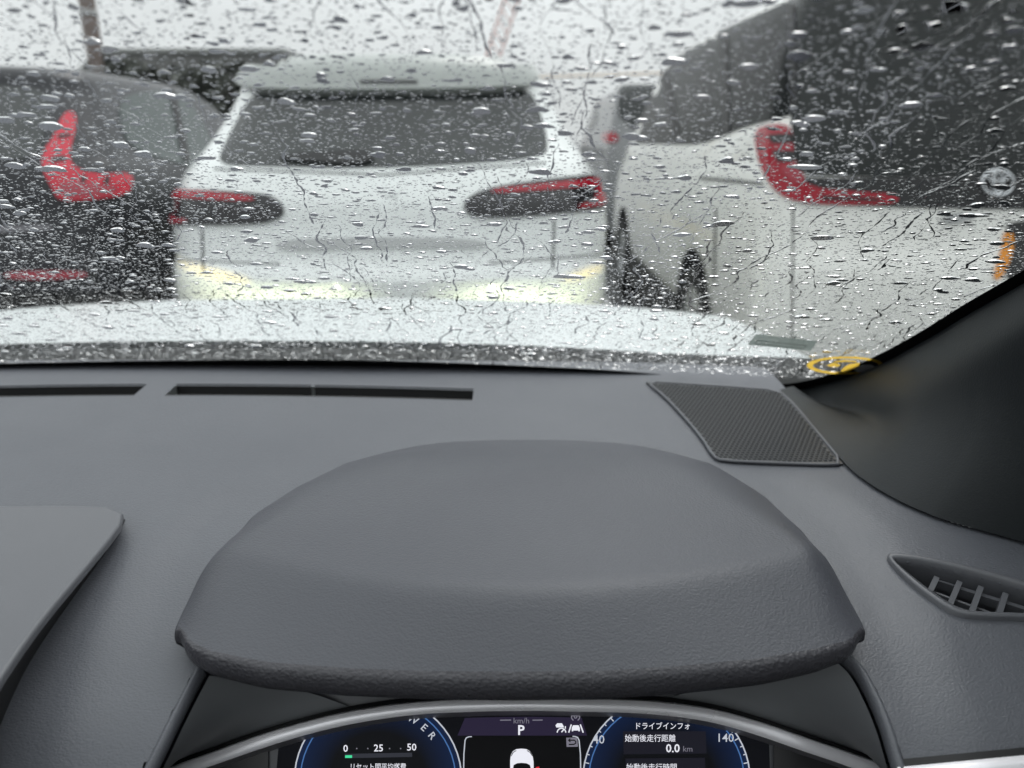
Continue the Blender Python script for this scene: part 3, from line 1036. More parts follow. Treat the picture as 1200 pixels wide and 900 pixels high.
# instrument hood: a broad low dome that ends in a lip over the dials
ZL = 0.985
outL = [(600, 507), (540, 510), (480, 519), (400, 543), (335, 578), (290, 613), (253, 653), (230, 683), (213, 717), (206, 733), (203, 745)]
outR = [(600, 507), (680, 508.5), (760, 519), (840, 544), (900, 583), (945, 628), (980, 675), (1003, 715), (1012, 732), (1016, 744)]
wl = sorted([(p.y, p.x) for p in (on_dash(*q) if q[1] < 600 else at_z(q[0], q[1], ZL - .002) for q in outL)])
wr = sorted([(p.y, p.x) for p in (on_dash(*q) if q[1] < 600 else at_z(q[0], q[1], ZL - .002) for q in outR)])
YBACK = max(wl[-1][0], wr[-1][0])
lipc = [(203, 745), (204.5, 753), (208, 761), (216, 769), (236, 778), (300, 791), (400, 799), (500, 803), (600, 804), (700, 803), (800, 797), (900, 787), (966, 775), (1000, 766), (1009, 760), (1014, 752), (1016, 744)]
lip = [at_z(x, y, ZL - .006) for x, y in lipc]
def lip_y(x):
    P = [(p.x, p.y) for p in lip]
    return float(np.interp(x, [a for a, b in P], [b for a, b in P]))
def width_at(side, y):
    a = [q[0] for q in side]
    b = [q[1] for q in side]
    return float(np.interp(y, a, b))
NU, NV = 72, 46
def crease_y(x):
    return 0.403 + 1.4 * (x - 0.005) ** 2
rows = []
WL, WR = min(b for a, b in wl), max(b for a, b in wr)
for j in range(NV + 1):
    v = (j / NV)
    row = []
    for i in range(NU + 1):
        # columns crowd towards the rim so that its roll shows
        q = -1 + 2 * i / NU
        q = math.copysign(1 - (1 - abs(q)) ** 1.5, q)
        # a first guess of y on the centre line, then follow the lip's bow
        yc = YBACK + (lip_y(0) - YBACK) * (1 - (1 - v) ** 1.25 if v < 1 else 1)
        w = (WL if q < 0 else WR)
        bow = (lip_y(q * (abs(w) - .003)) - lip_y(0)) * sm((v - 0.35) / 0.65)
        y = yc + bow
        x_edge = width_at(wl if q < 0 else wr, y)
        x = x_edge * abs(q)
        e = (1 - abs(q)) * abs(x_edge)               # distance from the rim
        back = max(0, YBACK - y)
        top = 1.0135 - 0.35 * max(0, y - 0.60) ** 1.5 - 0.09 * x * x
        d = crease_y(x) - y
        wS = 0.008
        if d > -wS:
            span = max(.012, crease_y(x) - lip_y(x))
            slope = (1.0135 - .09 * x * x - .9845) / span
            s = d + wS
            top -= slope * (s * s / (4 * wS) if s < 2 * wS else s - wS)
        base = zd(x, max(y, .36)) - .002
        f_ = 1 - sm((y - .47) / .10)
        base = base * (1 - f_) + max(base, ZL - .003) * f_
        k = min(1, e / (.03 + .05 * sm((y - .44) / .14))) ** 0.8 if e > 0 else 0
        k2 = min(1, back / 0.14)
        k = min(k, 1)
        z = base + max(0, top - base) * (1 - (1 - k) ** 2.0) * (1 - (1 - k2) ** 2)
        row.append(Vector((x, y, z)))
    # undercut skirt down to the dashboard at both ends of the row
    a, b = row[0], row[-1]
    f_ = sm((v - .72) / .28)
    sk = [Vector((p.x * (.985 - .012 * f_), p.y + .004 * f_, (p.z - .007) * f_ + (1 - f_) * min(p.z - .02, zd(p.x, max(.3, p.y)) - .006))) for p in (a, b)]
    rows.append([sk[0]] + row + [sk[1]])
# lip roll and underside
last = rows[-1]
def offs(dy, dz):
    return [p + Vector((0, dy, dz)) for p in last]
for dy, dz in ((-.0010, -.0014), (-.0018, -.0037), (-.0023, -.0072), (-.0016, -.0116), (0.0, -.0152), (0.004, -.018), (0.010, -.0188), (0.05, -.0175), (0.11, -.014)):
    r = []
    for p in last:
        sc = 1 - min(1, abs(p.x) / 0.212) ** 9 * 0.5
        r.append(Vector((p.x * (1 - max(0, dy) * 0.4), p.y + dy * (sc if dy < .005 else 1), p.z + dz * sc)))
    rows.append(r)
mb = MB()
mb.grid(rows)
hood = mb.build('meter_hood', M['hood'], car)
hood.data.materials.append(M['lip'])
for p in hood.data.polygons:
    if p.index // (NU + 2) >= NV - 1:
        p.material_index = 1

# ---- instruments
SP = at_y(600, 830, 0.425)
SN = Vector((0, -cos(radians(38)), sin(radians(38))))
def scr(px, py, off=0.0):
    return at_plane(px, py, SP + SN * off, SN)
cl = mesh_obj('instrument_cluster', [scr(*p, -.012) for p in ((150, 780), (1070, 780), (1130, 990), (90, 990))], [(3, 2, 1, 0)], M['smooth'], car, False)
def flat(name, poly, m, off, parent=cl, thick=0.0008):
    return solid_sheet(name, [scr(p[0], p[1], off) for p in poly], [tuple(range(len(poly)))], SN, thick, m, parent, False)
arc_o = [(150, 921), (205, 897), (250, 881), (300, 863), (350, 848), (400, 835.5), (450, 827), (500, 821.5), (560, 818.5), (620, 818), (680, 818.5), (740, 820), (790, 824), (840, 832), (890, 846), (940, 863), (990, 880), (1030, 894), (1060, 907)]
arc_m = [(158, 934), (213, 909.5), (258, 893.5), (304, 877.5), (352, 862.5), (402, 850), (451, 841.5), (500, 836), (560, 833.5), (620, 832.5), (680, 833.5), (740, 835), (789, 839), (838, 847), (887, 861), (936, 878), (985, 894.5), (1020, 908), (1050, 921)]
arc_i = [(163, 941), (218, 916.5), (262, 900), (307, 884), (354, 869), (404, 856.5), (452, 848), (501, 842.5), (560, 840), (620, 839), (680, 840), (739, 841.5), (787, 845.5), (836, 853.5), (884, 867), (933, 884), (981, 900.5), (1015, 914), (1045, 927)]
so, sm_, si = [spline([Vector(p) for p in a], 80) for a in (arc_o, arc_m, arc_i)]
mb = MB()
mb.grid([[scr(p.x, p.y - 1.5, -.008) for p in so], [scr(p.x, p.y, -.001) for p in so], [scr(p.x, p.y + 1.2, .0039) for p in so],
         [scr(p.x, p.y - .6, .0031) for p in sm_], [scr(p.x, p.y + .6, .0022) for p in sm_]])
mb.build('silver_trim', M['silver'], cl)
mb = MB()
mb.grid([[scr(p.x, p.y, .0024) for p in sm_], [scr(p.x, p.y - .6, -.011) for p in si]])
mb.build('trim_bevel', M['silver_edge'], cl)
mb = MB()
mb.grid([[scr(p.x, p.y - 6, -.010) for p in so], [scr(p.x, p.y - 5, -.003) for p in so], [scr(p.x, p.y - .5, -.002) for p in so]])
mb.build('trim_gasket', M['black'], cl)
# smooth side panels between the dashboard opening and the silver arc
for side, x0, x1, s in ((openL, 420, 150, 1), (openR, 780, 1062, -1)):
    top = spline(side, 24)
    arc = [p for p in so if min(x0, x1) <= p.x <= max(x0, x1)]
    if s > 0:
        arc = arc[::-1]
    arc = resample(arc, 24)
    lo_ = [scr(p.x, p.y - 4, -.009) for p in arc]
    mb = MB()
    mb.grid( [[a.lerp(b, t) + Vector((0, .010 * sin(pi * t), -.004 * sin(pi * t))) for a, b in zip([p + Vector((s * .003, .003, -.006)) for p in top], lo_)] for t in (0, .25, .5, .75, 1)])
    mb.build('side_panel', M['side_panel'], cl)
# side blocks beside the screen
M['screen'] = glow('screen_black', srgb(6, 7, 14), 0.8)
screen_poly = [(p.x, p.y - 2) for p in si if 316 < p.x < 905]
scrn = flat('screen', screen_poly + [(905, 990), (316, 990)], M['screen'], -.0112)
M['side_block'] = mat('block_plastic', (0.022, 0.021, 0.024), 0.4)
for q in ([(240, 880), (314, 862), (314, 990), (200, 990)], [(907, 862), (1000, 880), (1040, 990), (907, 990)]):
    flat('side_block', q, M['side_block'], -.009)
# what the screen shows: flat lit shapes, each a hair above the one below
def ringpts(cx, cy, r, a0, a1, n=40):
    return [(cx + r * cos(radians(a0 + (a1 - a0) * k / n)), cy - r * sin(radians(a0 + (a1 - a0) * k / n))) for k in range(n + 1)]
def under_arc(mb, cols, pts):
    """drop what would stand above the silver arc"""
    ax_, ay_ = [p.x for p in sm_], [p.y for p in sm_]
    hi = [p[1] < float(np.interp(p[0], ax_, ay_)) + 1 for p in pts]
    mb.f = [f for f in mb.f if not all(hi[i] for i in f)]
def band(name, cx, cy, r0, r1, a0, a1, m, off):
    A, B = ringpts(cx, cy, r0, a0, a1), ringpts(cx, cy, r1, a0, a1)
    mb = MB()
    mb.grid([[scr(*p, off) for p in A], [scr(*p, off) for p in B]])
    under_arc(mb, 0, A + B)
    return mb.build(name, m, cl, False)
M['g_line'] = glow('gauge_line', srgb(190, 195, 205), 1)
M['g_blue'] = glow('gauge_blue_line', srgb(70, 110, 165), 1)
M['g_grey'] = glow('gauge_grey', srgb(125, 125, 135), 1)
M['white_lit'] = glow('screen_white', srgb(235, 236, 245), 1)
M['dim_lit'] = glow('screen_dim', srgb(120, 118, 130), 1)
M['purple'] = glow('screen_purple', srgb(38, 32, 54), 1)
M['panel'] = glow('screen_panel', srgb(24, 24, 34), 1)
M['black_lit'] = glow('screen_off', srgb(3, 3, 5), 1)
M['green_lit'] = glow('screen_green', srgb(70, 225, 160), 1)
M['bar_grey'] = glow('screen_bar', srgb(48, 50, 58), 1)
M['red_lit'] = glow('screen_red', srgb(225, 40, 50), 1)
# blue dials that brighten towards their rim
mm = bpy.data.materials.new('dial_blue')
mm.use_nodes = True
nt = mm.node_tree
b = nt.nodes['Principled BSDF']
b.inputs['Base Color'].default_value = (0.01, 0.01, 0.01, 1)
b.inputs['Specular IOR Level'].default_value = 0.1
at = nt.nodes.new('ShaderNodeAttribute')
at.attribute_name = 'rim'
rp = nt.nodes.new('ShaderNodeValToRGB')
rp.color_ramp.elements[0].position = 0.58
rp.color_ramp.elements[0].color = (*srgb(3, 4, 9), 1)
rp.color_ramp.elements[1].position = 1.0
rp.color_ramp.elements[1].color = (*srgb(11, 29, 62), 1)
nt.links.new(at.outputs['Fac'], rp.inputs[0])
nt.links.new(rp.outputs[0], b.inputs['Emission Color'])
b.inputs['Emission Strength'].default_value = EM
GL, GR = (443, 914), (781, 914)
RG = 97
for gx, gy in (GL, GR):
    rr = [0.001] + [20 + 7 * k for k in range(11)] + [RG]
    mb = MB()
    mb.grid([[scr(*p, -.0106) for p in ringpts(gx, gy, r, -40, 220)] for r in rr])
    under_arc(mb, 0, [p for r in rr for p in ringpts(gx, gy, r, -40, 220)])
    o = mb.build('dial', mm, cl, False)
    att = o.data.attributes.new('rim', 'FLOAT', 'POINT')
    att.data.foreach_set('value', [r / RG for r in rr for _ in range(41)])
    band('dial_ring', gx, gy, RG - 6.6, RG - 5.2, -40, 220, M['g_blue'], -.0103)
    band('dial_ring', gx, gy, RG + 0.2, RG + 1.8, -40, 220, M['g_line'], -.0100)
for a in range(96, 216, 6):
    big = (a - 96) % 18 == 0
    p, q = ringpts(*GR, RG + .2, a, a, 1)[0], ringpts(*GR, RG - (4.5 if big else 2.2), a, a, 1)[0]
    d = Vector((p[1] - q[1], q[0] - p[0])).normalized() * 0.6
    flat('dial_tick', [(p[0] - d.x, p[1] - d.y), (p[0] + d.x, p[1] + d.y), (q[0] + d.x, q[1] + d.y), (q[0] - d.x, q[1] - d.y)], M['g_line'], -.0098, thick=.0002)
for a in range(84, -40, -6):
    big = (84 - a) % 18 == 0
    p, q = ringpts(*GR, RG + .2, a, a, 1)[0], ringpts(*GR, RG - (4.5 if big else 2.2), a, a, 1)[0]
    d = Vector((p[1] - q[1], q[0] - p[0])).normalized() * 0.6
    flat('dial_tick', [(p[0] - d.x, p[1] - d.y), (p[0] + d.x, p[1] + d.y), (q[0] + d.x, q[1] + d.y), (q[0] - d.x, q[1] - d.y)], M['g_line'], -.0098, thick=.0002)
flat('screen_band', [(p.x, p.y + 1) for p in si if 536 < p.x < 688] + [(688, 862), (536, 862)], M['purple'], -.0109)
def letter(name, text, cx, cy, size, m, off=-.0095, ang=0, wx=1.0, bold=0.0):
    """flat lettering on the screen, centred at a measured point; size = em height in photograph pixels"""
    cu = bpy.data.curves.new(name, 'FONT')
    cu.body = text
    cu.align_x = 'CENTER'
    cu.align_y = 'CENTER'
    cu.resolution_u = 2
    cu.offset = bold
    to = bpy.data.objects.new(name, cu)
    COL.objects.link(to)
    dg = bpy.context.evaluated_depsgraph_get()
    me = bpy.data.meshes.new_from_object(to.evaluated_get(dg))
    co = [v.co.copy() for v in me.vertices]
    fs = [tuple(p.vertices) for p in me.polygons]
    bpy.data.objects.remove(to)
    bpy.data.curves.remove(cu)
    bpy.data.meshes.remove(me)
    ca, sa = cos(ang), sin(ang)
    vs = []
    if not co:
        return None
    my = (max(c.y for c in co) + min(c.y for c in co)) / 2
    mx = (max(c.x for c in co) + min(c.x for c in co)) / 2
    for c in co:
        x, y = (c.x - mx) * size * wx, (c.y - my) * size
        vs.append(scr(cx + x * ca - y * sa, cy - (x * sa + y * ca), off))
    return mesh_obj(name, vs, fs, m, cl, False)
letter('lettering', '0', 405, 877, 11.5, M['white_lit'], bold=.01)
letter('lettering', '25', 443.5, 876.5, 11.5, M['white_lit'], bold=.01)
letter('lettering', '50', 482.5, 875.5, 11.5, M['white_lit'], bold=.01)
for x in (418, 431, 456.5, 469.5):
    flat('scale_dot', [(x - .7, 876.5), (x + .7, 876.5), (x + .7, 877.9), (x - .7, 877.9)], M['g_grey'], -.0097, thick=.0002)
flat('level_bar', [(404, 883.5), (483, 882), (483, 887), (404, 888.5)], M['bar_grey'], -.0100, thick=.0002)
flat('level_fill', [(404.5, 885.2), (412.5, 885.1), (412.5, 888.1), (404.5, 888.2)], M['green_lit'], -.0096, thick=.0002)
letter('lettering', 'リセット間平均燃費', 443.5, 898.3, 8.6, M['white_lit'], wx=.86, bold=.003)
for ch, a in (('P', 84), ('O', 73), ('W', 60), ('E', 48.5), ('R', 39)):
    p = ringpts(*GL, RG - 15, a, a, 1)[0]
    letter('lettering', ch, p[0], p[1], 12, M['g_line'], ang=radians(a - 90), bold=.008)
letter('lettering', '0', 611, 823, 36, M['white_lit'], bold=.02)
letter('lettering', 'km/h', 611, 844.5, 9.5, M['dim_lit'])
for x0, x1 in ((586, 599), (624, 636)):
    flat('rule_line', [(x0, 843.4), (x1, 843.2), (x1, 844.4), (x0, 844.6)], M['dim_lit'], -.0098, thick=.0002)
letter('lettering', 'P', 611, 855.5, 16, M['white_lit'], bold=.02)
# driver aid symbols: steering wheel, lane and car, cruise dial
def stroke(name, pts, w, m, off=-.0096):
    pts = [Vector(p) for p in pts]
    A, B = [], []
    for i, p in enumerate(pts):
        t = (pts[min(i + 1, len(pts) - 1)] - pts[max(i - 1, 0)]).normalized()
        n = Vector((-t.y, t.x)) * w / 2
        A.append(scr(p.x + n.x, p.y + n.y, off))
        B.append(scr(p.x - n.x, p.y - n.y, off))
    mb = MB()
    mb.grid([A, B])
    return mb
def join_strokes(name, lst, m, polys=()):
    mb = MB()
    for pts, w in lst:
        s = stroke(name, pts, w, m)
        mb.add(s.v, s.f)
    for q in polys:
        mb.add([scr(*p, -.0095) for p in q], [tuple(range(len(q)))])
    return mb.build(name, m, cl, False)
join_strokes('wheel_symbol', [(ringpts(674.5, 840, 4.8, -60, 240, 20), 1.3), (ringpts(674.5, 840, 1.6, 0, 360, 10), 1.2), ([(670, 839), (679, 839)], 1.0)], M['dim_lit'])
join_strokes('lane_symbol', [([(669.5, 849), (666.5, 858.5)], 1.5), ([(680, 849), (683.5, 858.5)], 1.5), ([(671.5, 850.5), (677.5, 850.5)], 1.2)], M['white_lit'],
             [[(670, 853), (671.5, 850), (678, 850), (679.5, 853), (679.5, 857), (677.8, 857), (677.8, 856), (671.8, 856), (671.8, 857), (670, 857)]])
join_strokes('cruise_symbol', [(ringpts(658, 858.5, 5, 0, 180, 16), 1.3), ([(658, 858), (661, 854.5)], 1.4), ([(662.5, 851), (662.5, 854)], 1.2)], M['white_lit'],
             [[(651, 850), (653, 847.6), (658.5, 847.6), (660, 850), (661, 852.5), (652, 852.5)]])
# centre page with a rounded frame, the return key and the car seen from above
flat('screen_page', [(546, 866), (550, 862.5), (674, 862.2), (678, 866), (680, 990), (541, 990)], M['black_lit'], -.0106)
join_strokes('page_frame', [([(549.5, 863.4), (546.5, 864.6), (545, 867.5), (543.6, 884), (542, 990)], 1.3), ([(549.5, 863.4), (553, 863.2)], 1.1), ([(674, 863), (677, 864.2), (678.6, 867.5), (680.2, 884), (682, 990)], 1.3), ([(671, 862.8), (674, 863)], 1.1)], M['g_line'])
flat('return_key', [(663.5, 864.5), (676.5, 864.3), (677.3, 875), (664, 875.3)], M['dim_lit'], -.0102, thick=.0002)
join_strokes('return_arrow', [([(666, 867.5), (673, 867.4), (674.8, 869), (674.6, 871), (672.5, 872.3), (666.5, 872.4)], 1.5), ([(668.4, 865.6), (666, 867.5), (668.6, 869.6)], 1.2)], M['black_lit'])
flat('car_symbol', [(598, 905), (597.8, 892), (598.6, 885), (601, 880.5), (605, 878), (611, 877.4), (617, 878), (621, 880.5), (624, 885), (625.2, 892), (625.5, 905)], M['white_lit'], -.0100)
flat('car_symbol_window', [(601, 902), (602, 896.5), (606, 894.5), (611, 894), (617, 894.5), (621, 896.5), (622.5, 902)], M['black_lit'], -.0094, thick=.0002)
join_strokes('car_symbol_edge', [([(599, 886), (601.5, 881.5), (605, 879.5)], 0.9), ([(617.5, 879.5), (621, 881.5), (624, 886)], 0.9)], M['black_lit'])
flat('alert_mark', [(627, 900.5), (629, 898.8), (632, 898.5), (632, 904), (627, 904)], M['red_lit'], -.0100, thick=.0002)
letter('lettering', '40', 701.5, 866.5, 14, M['g_line'], bold=.003)
letter('lettering', '140', 851, 864.5, 14, M['g_line'], bold=.003)
for q in ([(730, 857), (827, 857), (828, 883), (731, 884)], [(733, 889), (826, 888), (828, 930), (735, 930)]):
    flat('info_panel', q, M['panel'], -.0102, thick=.0002)
letter('lettering', 'ドライブインフォ', 777, 850.5, 9.0, M['white_lit'], wx=.92, bold=.004)
letter('lettering', '始動後走行距離', 762, 865, 9.2, M['white_lit'], wx=.93, bold=.003)
letter('lettering', '0.0', 788.5, 876.8, 13.5, M['white_lit'], bold=.014)
letter('lettering', 'km', 806, 877.5, 9.5, M['dim_lit'])
letter('lettering', '始動後走行時間', 763.5, 899, 9.2, M['white_lit'], wx=.93, bold=.003)

# silver strip low on the right and the dark reveal over it
mb = MB()
e0, e1, e2, e3, e4, e5 = [[on_dash(1051 + 210 * k / 14, y + dy - 20 * k / 14) + Vector((0, 0, h)) for k in range(15)] for y, dy, h in
                          ((901, 0, .0005), (901, 1.5, .002), (901, 14, .0022), (901, 30, .0005), (901, -10, .0006), (901, 1, .0008))]
mb.grid([e0, e1, e2, e3])
mb.build('silver_strip', M['silver'], car)
mb = MB()
mb.grid([e4, e5])
mb.build('strip_reveal', M['black'], car)

# slab over the central display, lower left
ZS = 1.002
sl = [(-420, 592), (0, 592), (60, 591.5), (118, 592), (134, 594), (144, 600), (145, 608), (134, 624), (100, 665), (60, 712), (20, 762), (-40, 840), (-110, 935), (-700, 935)]
p2 = [at_z(x, y, ZS) for x, y in sl]
q2, fs = fill2d([Vector((p.x, p.y)) for p in p2], 0.02)
pts = [Vector((p.x, p.y, ZS - 0.9 * max(0, 0.40 - p.y) ** 2)) for p in q2]
slab = solid_sheet('display_hood', pts, fs, Vector((0, 0, 1)), 0.007, M['smooth'], car)
bv = slab.modifiers.new('bevel', 'BEVEL')
bv.width = 0.0022
bv.segments = 3
bv.limit_method = 'ANGLE'
bv.angle_limit = radians(60)

mb = MB()
wi = spline([Vector(p) for p in ((142, 604), (136, 614), (113, 647), (70, 703), (33, 757), (0, 800), (-50, 868), (-110, 945))], 40)
wo_ = spline([Vector(p) for p in ((147, 609), (142, 619), (117, 657), (67, 727), (37, 773), (14, 818), (-20, 900), (-60, 990))], 40)
up_ = [at_z(p.x, p.y, ZS - .0045 - 0.9 * max(0, .40 - at_z(p.x, p.y, ZS).y) ** 2) for p in wi]
dn_ = [on_dash(p.x, p.y) for p in wo_]
mb.grid([up_, [a.lerp(b, .5) + Vector((-.002, 0, 0)) for a, b in zip(up_, dn_)], dn_])
mb.build('display_side_shade', M['black'], slab)  # side face of the slab, its shade put into the black colour
# side vent on the right
VO = [on_dash(*p) for p in vo]
vn = Vector((0, -.25, 1)).normalized()
vent = None
A = chaikin(VO, 2)
B = chaikin([on_dash(p[0] + .3 * (q[0] - p[0]), p[1] + .3 * (q[1] - p[1])) for p, q in zip(vi, vo)], 2)
mb = MB()
mb.grid([[p - vn * .010 for p in A], [p + vn * .0035 for p in A], [p.lerp(q, .35) + vn * .0045 for p, q in zip(A, B)], [p + vn * .003 for p in B], [p - vn * .004 for p in B], [p - vn * .035 for p in B]], True)
vent = mb.build('side_vent', M['smooth'], car)
dpt = [p - vn * .0345 for p in B]
mesh_obj('vent_well', dpt, [tuple(range(len(dpt)))], M['matte'], vent, False)
def vbar(p0, p1, w, d0, d1, name, m):
    """one slat: a flat bar from pixel p0 to p1, d0..d1 below the rim"""
    a, b = on_dash(*p0), on_dash(*p1)
    t = (b - a).normalized()
    s = t.cross(vn).normalized() * w / 2
    vs = [a + s - vn * d0, a - s - vn * d0, b - s - vn * d0, b + s - vn * d0, a + s - vn * d1, a - s - vn * d1, b - s - vn * d1, b + s - vn * d1]
    return sharp(mesh_obj(name, vs, [(0, 1, 2, 3), (7, 6, 5, 4), (0, 4, 5, 1), (1, 5, 6, 2), (2, 6, 7, 3), (3, 7, 4, 0)], m, vent, False))
for p0, p1 in (((1100, 671), (1086, 700)), ((1127, 676), (1110, 716)), ((1152, 682), (1139, 718)), ((1181, 690), (1172, 719)), ((1212, 698), (1206, 720)), ((1240, 706), (1237, 722))):
    vbar(p0, p1, .0035, .004, .012, 'vent_slat', M['smooth'])
for p0, p1 in (((1056, 667), (1180, 712)), ((1088, 697), (1118, 712)), ((1128, 678), (1270, 722)), ((1100, 668), (1290, 726))):
    vbar(p0, p1, .0018, .009, .016, 'vent_vane', M['smooth'])

# trim of the right windscreen pillar: lit shelf by the glass, then a dark face towards us
c0 = [(905, 458), (933, 452), (965, 445), (1000, 434), (1040, 416), (1067, 401), (1100, 382), (1133, 361), (1200, 322), (1290, 267), (1420, 184)]
c1 = [(922, 462), (950, 474), (985, 482), (1020, 482), (1060, 470), (1095, 452), (1130, 430), (1165, 408), (1235, 366), (1330, 305), (1470, 215)]
c3 = [(913, 460), (932, 477), (959, 509), (991, 548), (1018, 570), (1050, 589), (1080, 603), (1112, 615), (1200, 640), (1310, 672), (1440, 690)]
G0, G1, G3 = [], [], []
for p in c0:
    u, v = px_glass(*p)
    G0.append(glass(u, v) - glass_n(u, v) * .006)
for p, q in zip(c1, G0):
    d = ray(*p)
    f = q.dot(Vector((0, cos(TH), -sin(TH)))) - CZ * -sin(TH)
    f = (q - CAM).dot(Vector((0, cos(TH), -sin(TH))))
    kq = min(1, len(G1) / 4)
    G1.append(CAM + d * (f * (.985 - .075 * kq) - 0.004))
for p in c3:
    G3.append(on_dash(*p) + Vector((0, 0, .003)))
n = 60
S0, S1, S3 = spline(G0, n), spline(G1, n), spline(G3, n)
rows = [[a + Vector((.03, .03, .0)) for a in S0], S0]
for k in range(1, 19):
    t = k / 18
    r = []
    for i, (a, b, c) in enumerate(zip(S0, S1, S3)):
        # quadratic Bezier-like: shelf from a to b, then face from b to c
        m_ = b
        if t < 0.5:
            s = t / 0.5
            p = a.lerp(m_, s)
            p = p + (c - m_).normalized() * 0.0
        else:
            s = (t - 0.5) / 0.5
            p = m_.lerp(c, s)
            # the face is hollow: it stays back from the straight line
            p = p + Vector((.02, .0, .012)) * sin(pi * s) * min(1, (c - m_).length / .12)
        r.append(p)
    rows.append(r)
R = [[Vector(p) for p in r] for r in rows]
for _ in range(6):       # soften the ridge
    Q = [R[0], R[1]]
    for k in range(2, len(R) - 1):
        Q.append([(R[k - 1][i] + R[k][i] * 2 + R[k + 1][i]) / 4 for i in range(n)])
    Q.append(R[-1])
    R = Q
mb = MB()
mb.grid(R)
pil = mb.build('pillar_trim', M['pillar'], car)

# stickers on the inside of the glass, lower right
def on_glass(px, py, off=.003):
    u, v = px_glass(px, py)
    return glass(u, v) - glass_n(u, v) * off
def glass_flat(name, polys, m, off, parent):
    mb = MB()
    for q in polys:
        mb.add([on_glass(*p, off) for p in q], [tuple(range(len(q)))])
    return mb.build(name, m, parent, False)
st = glass_flat('sticker', [[(886, 388), (958, 396), (950, 408), (876, 400.5)]], M['sticker_grey'], .003, ws)
st['label'] = 'grey sticker strip'
def outline(q, w):
    out = []
    for i in range(len(q)):
        a, b = Vector(q[i]), Vector(q[(i + 1) % len(q)])
        t = (b - a).normalized()
        nn = Vector((-t.y, t.x)) * w
        out.append([tuple(a + nn), tuple(b + nn), tuple(b - nn), tuple(a - nn)])
    return out
glass_flat('sticker_outline', outline([(887, 395), (945, 401), (942, 404.5), (885, 398.5)], .35), M['sticker_line'], .0035, ws)
def ellipse(cx, cy, rx, ry, a0=0, a1=360, n=40):
    return [(cx + rx * cos(radians(a0 + (a1 - a0) * k / n)), cy + ry * sin(radians(a0 + (a1 - a0) * k / n))) for k in range(n + 1)]
E0, E1 = ellipse(991, 425, 45.5, 10.8), ellipse(991, 425, 38.5, 8.2)
st = glass_flat('sticker', [[E0[k], E0[k + 1], E1[k + 1], E1[k]] for k in range(40)], M['yellow'], .003, ws)
st['label'] = 'yellow oval ring sticker'
glass_flat('sticker_mark', [[(969, 424), (977, 421), (985, 423.5), (982, 426), (973, 426)], [(985, 431), (990, 426), (995, 423), (1008, 421), (1006, 425), (996, 431), (990, 433)], [(977, 419.5), (990, 418), (1004, 419), (1003, 420.4), (990, 420), (979, 421)]], M['yellow'], .0035, ws)
glass_flat('sticker_white', [[(1000, 430), (1010, 424), (1022, 424), (1028, 428), (1020, 431.5), (1006, 433)]], M['sticker_white'], .0032, ws)

# bonnet, wings and cowl
def hood_z(x, y):
    c = x - XC
    z = 1.003 - 0.075 * (y - 1.04) - 0.26 * max(0, y - 1.42) ** 2 - 1.5 * max(0, y - 1.75) ** 2
    z -= 0.03 * (abs(c) / 0.85) ** 3
    return z - 0.9 * max(0, abs(c) - 0.80) ** 1.5 * 6
hx = list(np.linspace(XC - .9, XC + .9, 73))
hy = list(np.linspace(1.045, 2.02, 41))
mb = MB()
mb.grid([[Vector((x, y - 0.10 * (x - XC) ** 2, hood_z(x, y))) for x in hx] for y in hy])
hd = mb.build('bonnet', M['white_own'], car)
mb = MB()
fr = [Vector((x, 2.02 - .10 * (x - XC) ** 2, hood_z(x, 2.02))) for x in hx]
mb.grid([fr, [p + Vector((0, .05, -.12)) for p in fr], [Vector((p.x, p.y + .07, .45)) for p in fr], [Vector((p.x, p.y + .02, .2)) for p in fr]])
mb.build('bumper', M['white_own'], car)
for s in (-1, 1):
    e = [Vector((XC + s * .9, y - .10 * .81, hood_z(XC + s * .9, y))) for y in hy]
    mb = MB()
    mb.grid([e, [Vector((p.x + s * .02, p.y, p.z - .08)) for p in e], [Vector((p.x + s * .02, p.y, .35)) for p in e]])
    mb.build('wing', M['white_own'], car)
mb = MB()
cw = []
for x in np.linspace(XC - .85, XC + .85, 50):
    b = KG * (x - XC) ** 2
    cw.append(x)
mb.grid([[Vector((x, Y0G + .02 - KG * (x - XC) ** 2, .984)) for x in cw], [Vector((x, Y0G + .045 - KG * (x - XC) ** 2, .994)) for x in cw],
         [Vector((x, 1.02 - .105 * (x - XC) ** 2, .998)) for x in cw], [Vector((x, 1.04 - .10 * (x - XC) ** 2, .995)) for x in cw], [Vector((x, 1.05 - .10 * (x - XC) ** 2, .975)) for x in cw]])
mb.build('cowl_panel', M['cowl'], car)
